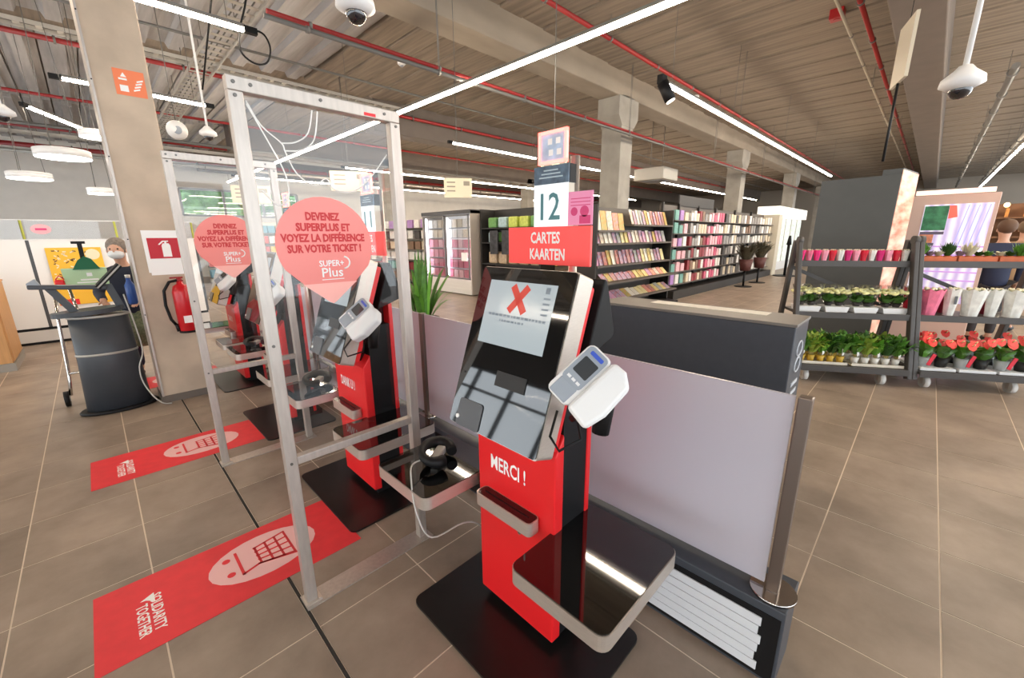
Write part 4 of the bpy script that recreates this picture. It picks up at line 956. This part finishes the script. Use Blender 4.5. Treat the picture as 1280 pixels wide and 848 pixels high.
def person(loc, rotz, label, top, legs, hair, lean=0, arms='down', mask=False, apron=None, glasses=False):
    t = thing('person', label, 'person', loc, rotz)          # faces local -y
    def P(x, y, z, *r): return (x, y-lean*max(0, z-.9), z-abs(lean)*.12*max(0, z-.9))+r
    def arm(s):
        if arms == 'down': return [(s*.2, 0, 1.40), (s*.25, .02, 1.12), (s*.26, -.06, .88)]
        return [(s*.19, 0, 1.38), (s*.27, -.12, 1.12), (s*.17, -.36, 1.04)]
    body = [[P(0, 0, .92, .09), P(0, 0, 1.12, .10), P(0, .01, 1.32, .11), P(0, 0, 1.43, .07), P(0, -.01, 1.50, .05), P(0, -.02, 1.58, .075), P(0, -.03, 1.66, .08), P(0, -.02, 1.73, .05)]]
    for s in (-1, 1):
        A = [P(*q) for q in arm(s)]
        body.append([2, A[0]+(.055,), A[1]+(.042,), A[2]+(.03,)])
        wi = sum(len([e for e in c if not isinstance(e, int)]) for c in body)-1
        w_ = Vector(A[2]); d = (w_-Vector(A[1])).normalized(); sd = d.cross(Z_).normalized() if arms != 'down' else Y_
        pm = w_+d*.07; body.append([wi, tuple(pm)+(.026,)]); pi = wi+1
        for f in range(4):
            o_ = sd*(-.027+.018*f); L = (.06, .072, .068, .052)[f]
            body.append([pi, tuple(pm+o_+d*.02)+(.009,), tuple(pm+o_+d*(.02+L*.5)-Z_*.006)+(.008,), tuple(pm+o_*1.05+d*(.02+L)-Z_*.02)+(.007,)])
        body.append([wi, tuple(w_+d*.03+sd*(-.04*s)-Z_*.0)+(.01,), tuple(w_+d*.075+sd*(-.06*s))+(.008,)])
        body.append([0, (s*.09, 0, .82, .085), (s*.1, -.01, .48, .06), (s*.1, .02, .09, .04), (s*.1, -.12, .04, .035)])
    skin_part('body', body, SKIN, t)
    tp = [[P(0, 0, .76, .17), P(0, 0, .98, .175), P(0, 0, 1.14, .16), P(0, .01, 1.33, .165), P(0, 0, 1.45, .075)]]
    for s in (-1, 1):
        A = [P(*q) for q in arm(s)]; tp.append([3, A[0]+(.072,), A[1]+(.058,), tuple(Vector(A[2])*.9+Vector(A[1])*.1)+(.046,)])
    skin_part('jacket', tp, top, t)
    pt = [[(0, 0, .97, .15)]]
    for s in (-1, 1): pt.append([0, (s*.095, 0, .82, .1), (s*.1, -.01, .48, .076), (s*.1, .015, .11, .058)])
    skin_part('trousers', pt, legs, t)
    for s in (-1, 1): part('shoe', MB().ball((s*.1, -.06, .045), .1, 10, 6, (.45, 1.2, .45)), BLACKP, t)
    h = P(0, -.02, 1.645); H_ = Vector(h)
    hr = MB().ball(H_+Vector((0, .026, .042)), .108, 14, 8, (.92, 1.0, .98)); part('hair', hr, hair, t)
    for s in (-1, 1):
        part('ear', MB().ball(H_+Vector((s*.085, .0, -.01)), .022, 8, 5, (.4, .8, 1.2)), SKIN, t)
        part('eye', MB().ball(H_+Vector((s*.032, -.083, .012)), .011, 8, 5), mat('eye_dark', (40, 34, 32), .2), t)
    part('face', MB().ball(H_+Vector((0, -.03, -.005)), .082, 12, 8, (.88, .85, 1.15)), SKIN, t)
    part('nose', MB().ball(H_+Vector((0, -.105, -.012)), .014, 8, 5, (.8, 1, 1.3)), SKIN, t)
    if mask: part('face_mask', MB().ball(H_+Vector((0, -.05, -.05)), .078, 12, 8, (.98, .95, .72)), mat('mask_white', (222, 226, 230), .7), t)
    else: part('mouth', MB().ball(H_+Vector((0, -.098, -.05)), .018, 8, 5, (1.2, .4, .35)), mat('lips', (170, 96, 90), .5), t)
    if apron: part('tunic', MB().lathe([(.20, .42), (.19, .7), (.165, .92), (.15, 1.0), (.148, 1.0)], (0, -.01, 0), 18, 1.05, .85), apron, t)
    return t
person((9.3, -.74, 0), 1.8, 'person in a dark blue top beside the lit picture panel', mat('dark_blue_top', (36, 44, 70), .8), mat('dark_trousers', (50, 46, 48), .8), mat('brown_hair', (96, 70, 52), .7))
person((10.6, -1.05, 0), 1.2, 'person in a beige jacket at the frame edge beyond the picture panel', mat('beige_jacket', (172, 142, 110), .8), mat('brown_trousers', (96, 72, 56), .8), mat('grey_brown_hair', (120, 96, 76), .7))
# warm lit produce wall far behind
wl = thing('produce_wall', 'warm orange lit produce shelving far behind the people', 'shelf', (17, -3.2, 0), -.1)
part('back_panel', MB().box(.5, .6, 0, 3.3, 0, 2.35), mat('warm_wood', (120, 84, 56), .6, noise=.2, scale=4), wl)
for z in (.5, 1.0, 1.5, 2.0): part('shelf', MB().box(0, .5, 0, 3.3, z-.04, z), mat('warm_wood', (120, 84, 56), .6), wl)
m = MB()
for k in range(40): m.box(.1, .4, .05+.08*k, .11+.08*k, .5+.5*(k % 4), .72+.5*(k % 4))
part('produce', m, mat('produce_orange', (206, 140, 70), .6, noise=.4, scale=6), wl)['kind'] = 'stuff'
for k in range(6): part('lamp', MB().ball((-.1, .3+.55*k, 2.3), .06, 10, 6), lit('warm_bulb', (255, 214, 150), 3), wl)
# ------------------------------------------------------------------ left: attendant pedestal, person, trolley, freezers
GPED = mat('dark_grey_pedestal', (62, 66, 72), .45, noise=.04, scale=14)
ps = thing('attendant_pedestal', 'dark grey tapered pedestal desk with pale bands and a tilted display', 'desk', (-.045, 5.39, 0))
part('foot', MB().lathe([(.285, .0025), (.29, .015), (.275, .03)], seg=40, sy=.62), BLACKP, ps)
part('body', MB().lathe([(.235, .03), (.215, .5), (.205, .92)], seg=40, sy=.6), GPED, ps)
for z, r_ in ((.555, .216), (.905, .209)): part('band', MB().lathe([(r_, z), (r_+.004, z+.004), (r_+.004, z+.018), (r_, z+.022)], seg=40, sy=.605), GALV, ps)
part('desk_top', MB().prism([(.24*math.cos(k*.1963), .15*math.sin(k*.1963)) for k in range(32)], (-.06, -.0, .96), Vector((1, 0, .06)), Y_, Z_, -.02, .02), GPED, ps)
a = part('arm', MB().obox((-.2, 0, 1.075), (.03, 0, 0), (0, .03, 0), Vector((-.06, 0, .115))), GPED, ps)
part('arm', MB().obox((.14, .02, 1.075), (.03, 0, 0), (0, .03, 0), Vector((-.03, 0, .12))), GPED, ps)
part('ledge', MB().obox((-.14, 0, 1.19), Vector((.24, 0, -.02)), (0, .06, 0), (0, 0, .018)), GPED, ps, .008)
dsp = part('display', MB().prism(rrect(.27, .24, .02, 3), (.13, .03, 1.27), Vector((.67, -.1, .73)).normalized(), Y_, Vector((.73, 0, -.67)).normalized(), -.02, .02), BLACKP, ps)
part('display_rim', MB().prism(rrect(.275, .245, .02, 3), (.13, .03, 1.27), Vector((.67, -.1, .73)).normalized(), Y_, Vector((.73, 0, -.67)).normalized(), -.006, .006), GALV, ps)
part('handheld_scanner', MB().obox((-.345, 0, 1.23), (.03, 0, .02), (0, .025, 0), (-.012, 0, .028)), GREYP, ps, .01)
part('cable', MB().tube(smooth([(.2, -.08, 1.1), (.23, -.1, .8), (.24, -.12, .55), (.19, -.15, .4), (.19, -.17, .25), (.24, -.22, .1), (.3, -.25, .02), (.36, -.27, .008)]), .006, 6), mat('pale_cable', (190, 188, 182), .5), ps)
person((.28, 6.5, 0), -.3, 'grey-haired person in dark navy top and white mask bending over behind the pedestal', mat('navy_top', (36, 42, 60), .8), mat('jeans', (38, 46, 72), .8), mat('grey_hair', (128, 118, 110), .8, noise=.3, scale=40), .3, 'front', True, mat('green_pattern_tunic', (128, 140, 112), .8, noise=.35, scale=45, rgb2=(84, 100, 78))).scale = (.93, .93, .92)
# shopping trolley with a green bag
sh = thing('shopping_caddy', 'silver framed shopping caddy with black wheels behind the pedestal', 'trolley', (-.26, 5.95, 0))
part('frame', MB().tube([(-.12, -.15, .1), (-.1, -.05, .3), (-.08, .05, .8), (-.05, .1, 1.14)], .014, 8).tube([(.12, -.15, .1), (.1, -.05, .3), (.08, .05, .8), (.05, .1, 1.14)], .014, 8).tube([(-.1, -.05, .3), (.1, -.05, .3)], .012, 6), CHROME, sh)
for s in (-1, 1):
    w_ = part('wheel', MB().cyl((s*.15-.018, -.15, .075), (s*.15+.018, -.15, .075), .075, 18), BLACKP, sh)
    part('hub', MB().cyl((s*.15-.022, -.15, .075), (s*.15+.022, -.15, .075), .03, 12), GREYP, w_)
part('basket', MB().prism([(.02, .0), (.16, .0), (.2, .5), (-.02, .5)], (0, .05, .35), X_, Z_, -Y_, -.3, 0), mat('caddy_bag', (70, 72, 76), .8), sh)
bg_ = thing('shopping_bag', 'pale green shopping bag with white print and dark green inside on the caddy', 'bag', (-.07, 6.0, 1.14))
part('bag', MB().prism([(-.15, 0), (.16, -.03), (.165, .18), (-.16, .18)], (0, 0, 0), X_, Z_, -Y_, -.12, 0), mat('pale_green_bag', (184, 214, 172), .7), bg_)
part('inner_bag', MB().prism([(-.1, .17), (.1, .17), (.05, .27), (0, .3), (-.05, .26)], (.02, -.02, 0), X_, Z_, -Y_, -.08, 0), mat('dark_green_bag', (24, 100, 68), .7), bg_)
part('handle', MB().box(-.005, .03, .0, .02, .18, .42).box(-.045, .055, .0, .02, .42, .445), BLACKP, bg_)
part('bag_print', MB().box(-.04, .09, -.002, -.0005, .06, .075).box(-.07, .13, -.002, -.0005, .035, .047).box(.01, .05, -.002, -.0005, .1, .135), LETW, bg_)
rbm = thing('red_pouch', 'small red pouch beside the pale green bag', 'bag', (-.253, 6.0, 1.14)); part('pouch', MB().box(-.04, .03, -.02, .03, 0, .08), RED, rbm, .015); part('strap', MB().tube([(-.03, 0, .08), (0, 0, .12), (.03, 0, .08)], .006, 6), RED, rbm)
bb_ = thing('blue_bottle', 'blue bottle hanging beside the pillar near the person', 'bottle', (.235, 5.9, .93)); part('bottle', MB().lathe([(.03, 0), (.042, .02), (.042, .2), (.02, .25), (.02, .28)], seg=14), mat('blue_plastic', (34, 76, 150), .3), bb_); part('cap', MB().cyl((0, 0, .28), (0, 0, .31), .022, 10), WHITEP, bb_)
# white freezers along the back
FW = mat('freezer_white', (234, 232, 230), .4)
for k in range(1, 4):
    x0 = -2.7+1.03*k-.02*0
    f = thing('white_freezer', f'tall white freezer with clear top, {["","at the frame edge beside the wooden counter","holding the yellow poster","behind the pillar"][k]}', 'freezer', (x0, 9.7, 0), group='white freezers')
    part('body', MB().box(.02, 1.01, 0, .8, .26, 1.60), FW, f, .004)
    part('base', MB().box(0, 1.03, -.02, .8, .045, .22), mat('freezer_base', (206, 202, 198), .4), f); part('plinth', MB().box(0, 1.03, .02, .8, 0, .045), BLACKP, f); part('dark_line', MB().box(0, 1.03, .0, .8, .22, .26), BLACKP, f)
    part('side_gap', MB().box(1.01, 1.05, .02, .8, .26, 1.6), SMOKEG, f)
    g_ = part('clear_top', MB().box(.02, 1.01, .0, .006, 1.6, 1.9), CLEAR, f); part('top_edge', MB().box(.0, 1.03, -.006, .012, 1.595, 1.61).box(0, 1.03, -.004, .01, 1.89, 1.90), WHITEP, f)
    part('top_post', MB().box(1.0, 1.03, -.0, .02, 1.6, 1.9), mat('lime_edge', (176, 180, 70), .5), f)
po = thing('yellow_poster', 'yellow poster with a swarm of small marks and red corner on the freezer', 'poster', (-.17, 9.68, 1.03))
part('sheet', MB().box(-.31, .31, -.006, -.001, -.45, .45), mat('poster_yellow', (240, 186, 50), .5), po)
m = MB(); m2 = MB(); r_ = random.Random(8)
for k in range(70):
    x, z = r_.uniform(-.27, .16), r_.uniform(-.15, .42); (m if k % 3 else m2).obox((x, -.0075, z), Vector((r_.uniform(.008, .022), 0, r_.uniform(-.014, .014))), (0, .0008, 0), (0, 0, .009))
m.cyl((.2, -.0075, .34), (.2, -.006, .34), .085, 16)
part('dark_marks', m2, mat('poster_brown', (110, 70, 40), .5), po)['kind'] = 'stuff'; part('pale_marks', m, mat('poster_cream', (236, 222, 190), .5), po)['kind'] = 'stuff'
part('red_corner', MB().box(-.30, -.08, -.0078, -.006, -.45, -.36), RED, po)
ov = thing('oval_sign', 'pale pink oval sticker on the clear freezer top', 'sticker', (-.46, 9.68, 1.76)); part('sticker', MB().prism([(.11*math.cos(k*.393), .075*math.sin(k*.393)) for k in range(16)], (0, 0, 0), X_, Z_, -Y_, 0, .004), mat('pink_oval', (236, 176, 184), .5), ov); part('sticker_print', MB().box(-.06, .06, -.006, -.004, -.015, .015), mat('poster_magenta', (214, 60, 120), .5), ov)
wc = thing('wooden_counter', 'light wood counter end on a grey base at the frame edge', 'counter', (-2.4, 7.95, 0))
WOOD = mat('light_oak', (196, 146, 92), .5, noise=.12, scale=5, stretch=(8, 8, .6))
part('body', MB().box(0, 1.48, .0, .9, .1, 1.07), WOOD, wc, .004); part('base', MB().box(.03, 1.5, -.03, .93, 0, .1), mat('grey_plinth', (150, 144, 136), .6), wc)
part('side_panel', MB().box(1.48, 1.495, .02, .88, .12, 1.08), WOOD, wc); part('panel_joint', MB().box(.95, .965, -.004, .0, .1, .62), JOINT, wc); part('top', MB().box(-.02, 1.5, -.02, .92, 1.07, 1.09), WOOD, wc)

# ------------------------------------------------------------------ overhead pipes, trays, cameras
def pipe(y, x0, x1, z, r_, m, name, label, group, clamps=True):
    t = thing(name, label, 'pipe', (x0, y, z), group=group)
    part('run', MB().cyl((0, 0, 0), (x1-x0, 0, 0), r_, 10), m, t)
    n = int((x1-x0)/1.6)
    for k in range(n):
        x = .4+1.6*k; h_ = MB().cyl((x-.015, 0, 0), (x+.015, 0, 0), r_*1.5, 8)
        if k % 3 == 1: h_.cyl((x, 0, 0), (x, 0, ZC-z+.05), .005, 5)
        part('hanger', h_, PIPEG, t)
    return t
SP = 'red sprinkler pipes'
pipe(4.87, 1.6, 34, 3.71, .022, PIPER, 'sprinkler_pipe', 'red pipe over the nearest clear screen beside a grey conduit', SP)
pipe(4.82, 1.55, 34, 3.64, .024, PIPEG, 'conduit_pipe', 'thick grey conduit just below the red pipe over the nearest screen', 'grey conduits')
pipe(4.13, 4.4, 34, 4.62, .032, PIPER, 'sprinkler_pipe', 'red pipe crossing the long LED strip towards the spotlight', SP)
pipe(1.22, 6.0, 34, 4.66, .032, PIPER, 'sprinkler_pipe', 'red pipe running to the tall dark box along the brown beam', SP)
pipe(1.42, 5.4, 34, 4.6, .02, mat('pale_conduit', (170, 160, 140), .5), 'conduit_pipe', 'thin pale conduit beside the red pipe above the dark box', 'grey conduits')
pipe(8.5, -5, 34, 4.6, .02, PIPEG, 'conduit_pipe', 'thin grey conduit crossing behind the first clear screen top', 'grey conduits')
pipe(10.2, -5, 34, 4.62, .04, PIPER, 'sprinkler_pipe', 'thick red pipe beside the metal cable tray at the upper left', SP)
pipe(13.7, -5, 30, 4.55, .032, PIPER, 'sprinkler_pipe', 'red pipe between the two LED strips left of the pillar', SP)
pipe(17.0, -5, 30, 4.45, .04, PIPER, 'sprinkler_pipe', 'red pipe above the slanting LED strip', SP)
pipe(19.9, -5, 30, 4.40, .07, PIPER, 'sprinkler_pipe', 'thick red pipe above the round pendant lamps', SP)
pipe(18.6, -5, 30, 4.05, .05, GALV, 'conduit_pipe', 'pale duct in front of the back wall above the freezers', 'grey conduits')
pipe(14.6, -5, 30, 4.1, .04, PIPEG, 'conduit_pipe', 'grey conduit low over the back shelving', 'grey conduits')
pipe(-1.4, 9, 36, 4.35, .05, GALV, 'conduit_pipe', 'pale pipe over the lit picture panel', 'grey conduits')
pipe(-.5, 11, 36, 4.2, .05, PIPEG, 'conduit_pipe', 'dark pipe below the pale pipe over the picture panel', 'grey conduits')
def ladder(name, label, x0, y0, x1, y1, z, w_):
    a, b = Vector((x0, y0, z)), Vector((x1, y1, z)); d = b-a; L = d.length; d.normalize(); s = Vector((-d.y, d.x, 0))
    t = thing(name, label, 'cable tray', a, group='metal cable trays')
    for q in (-1, 1): part('side_rail', MB().obox(d*(L/2)+s*(q*w_/2), d*(L/2), s*.004, Z_*.03), GALV, t)
    n = int(L/.22)
    for k in range(min(n, 90)): part('rung', MB().obox(d*(.1+.22*k), d*.035, s*(w_/2), Z_*.004), GALV, t)
    c = MB()
    for q in (-.25, 0, .2): c.tube([s*(w_*q)+Z_*.016, s*(w_*q)+d*L+Z_*.016], .009, 6)
    part('cables', c, PIPEG, t)['kind'] = 'stuff'
    for k in range(int(L/2.5)): part('hanger', MB().cyl(d*(1+2.5*k), d*(1+2.5*k)+Z_*(ZC-z+.05), .006, 5), PIPEG, t)
ladder('cable_tray', 'wide metal cable tray running back over the first clear screen', 1.82, 5.75, 1.87, 19, 4.3, .33)
ladder('cable_tray', 'metal cable tray along the red pipe at the upper left corner', -4, 9.75, 6, 9.75, 4.62, .22)
ladder('cable_tray', 'metal cable tray farther back above the pendant lamps', -4, 16.4, 8, 16.4, 4.2, .2)
def dome(x, y, z, r_, label, pole):
    t = thing('dome_camera', label, 'camera', (x, y, z), group='ceiling dome cameras')
    part('housing', MB().lathe([(r_*.55, -r_*.25), (r_, 0), (r_*.95, r_*.35), (r_*.5, r_*.75), (r_*.3, r_*1.0)], seg=24), WHITEP, t)
    part('dome', MB().ball((0, 0, -r_*.22), r_*.55, 16, 8), mat('dark_dome', (34, 32, 36), .08, coat=1), t)
    if pole: part('pole', MB().cyl((0, 0, r_*.9), (0, 0, ZC-z+.05), r_*.14, 10), WHITEP, t)
dome(1.45, 2.81, 3.0, .12, 'white dome camera at the top edge over the nearest clear screen', False)
part_d = thing('dome_pole', 'white ceiling pole carrying the dome camera at the top edge', 'pole', (1.45, 2.81, 3.12)); part('pole', MB().cyl((0, 0, 0), (0, 0, 1.9), .03, 12), WHITEP, part_d); part('collar', MB().cyl((0, 0, 0), (0, 0, .03), .06, 14), WHITEP, part_d)
dome(4.35, .03, 2.57, .115, 'white dome camera on a long pole over the plant racks', True)
dome(1.38, 7.0, 2.93, .10, 'white dome camera on a thin pole beside the pillar', True)
dome(-.27, 5.0, 2.5, .07, 'white dome camera at the frame edge above the freezers', True)
sp_ = thing('ball_speaker', 'white ball speaker hanging beside the concrete pillar', 'speaker', (1.13, 7.5, 3.03)); part('shell', MB().ball((0, 0, 0), .12, 18, 10), WHITEP, sp_); part('grille', MB().cyl((-.01, -.119, -.02), (-.012, -.122, -.02), .05, 16), GREYP, sp_); part('wire', MB().cyl((0, 0, .11), (0, 0, 2.0), .006, 6), PIPEG, sp_)
sl = thing('spotlight', 'black cylindrical spotlight at the start of an LED strip', 'spotlight', (6.1, 3.08, 3.66))
part('bracket', MB().box(-.06, .08, -.06, .03, 0, .12).box(.05, .16, -.04, .0, .03, .07), BLACKP, sl, .01); part('lamp_head', MB().cyl((.0, -.03, .02), (.06, -.14, -.22), .075, 18), BLACKP, sl); part('lens', MB().cyl((.058, -.136, -.212), (.062, -.143, -.226), .06, 16), lit('spot_lens', (255, 240, 214), 5), sl)
disc(-.015, 8.2, 2.64, .27, 'round pendant lamp hanging above the freezers, lowest wide one')
disc(-.48, 10.9, 2.6, .27, 'round pendant lamp at the frame edge above the freezers')
disc(.36, 11.0, 2.42, .2, 'round pendant lamp just beside the pillar edge')
disc(.40, 9.6, 3.16, .2, 'round pendant lamp half hidden behind the pillar top')
ac = thing('ceiling_unit', 'white boxy ventilation unit hanging above the magazine rack', 'unit', (13.2, 6.6, 3.28)); part('casing', MB().box(-.5, .5, -.5, .5, 0, .36), mat('pale_casing', (196, 190, 178), .5), ac, .03); part('grille', MB().box(-.35, .35, -.35, .35, -.012, 0), GREYP, ac)
for s in (-.4, .4): part('hanger', MB().cyl((s, 0, .36), (s, 0, 1.75), .01, 6), PIPEG, ac)
for x, y, lb in ((8.85, 1.62, 'small red alarm box on the ceiling beside the brown beam'),):
    t = thing('alarm_box', lb, 'alarm', (x, y, ZC)); part('casing', MB().box(-.09, .09, -.09, .09, -.11, .03), mat('alarm_red', (170, 24, 30), .4), t, .01); part('front_plate', MB().cyl((0, 0, -.118), (0, 0, -.11), .05, 14), mat('alarm_red', (170, 24, 30), .4), t)
for x, y, lb in ((11.3, 4.75, 'white smoke detector on the ceiling past the spotlight'), (5.0, 8.0, 'white smoke detector over the first clear screen'), (6.7, 8.4, 'white smoke detector behind the first clear screen post')):
    t = thing('smoke_detector', lb, 'detector', (x, y, ZC)); part('base', MB().lathe([(.08, .03), (.08, -.03), (.05, -.06)], seg=16), WHITEP, t); part('sensor', MB().lathe([(.035, -.06), (.03, -.08)], seg=12), GREYP, t)
lc = thing('loop_cable', 'black looped cable at the end of the LED strip beside the pillar', 'cable', (1.62, 5.4, 3.72)); part('cable', MB().tube(smooth([(0, 0, 0), (.1, 0, -.02), (.16, .05, -.12), (.12, .1, -.25), (.0, .12, -.28), (-.12, .1, -.2), (-.1, .1, .0), (.0, .1, .3), (.1, .1, .77)]), .01, 6), BLACKP, lc)
rdm = thing('ceiling_rod', 'dark angled rod bracing the ceiling beside the pillar', 'rod', (1.2, 6.0, 3.2)); part('rod', MB().cyl((0, 0, 0), (.3, -.9, 1.75), .009, 8), BLACKP, rdm); part('bracket', MB().box(.25, .35, -.95, -.85, 1.7, 1.76), BLACKP, rdm)
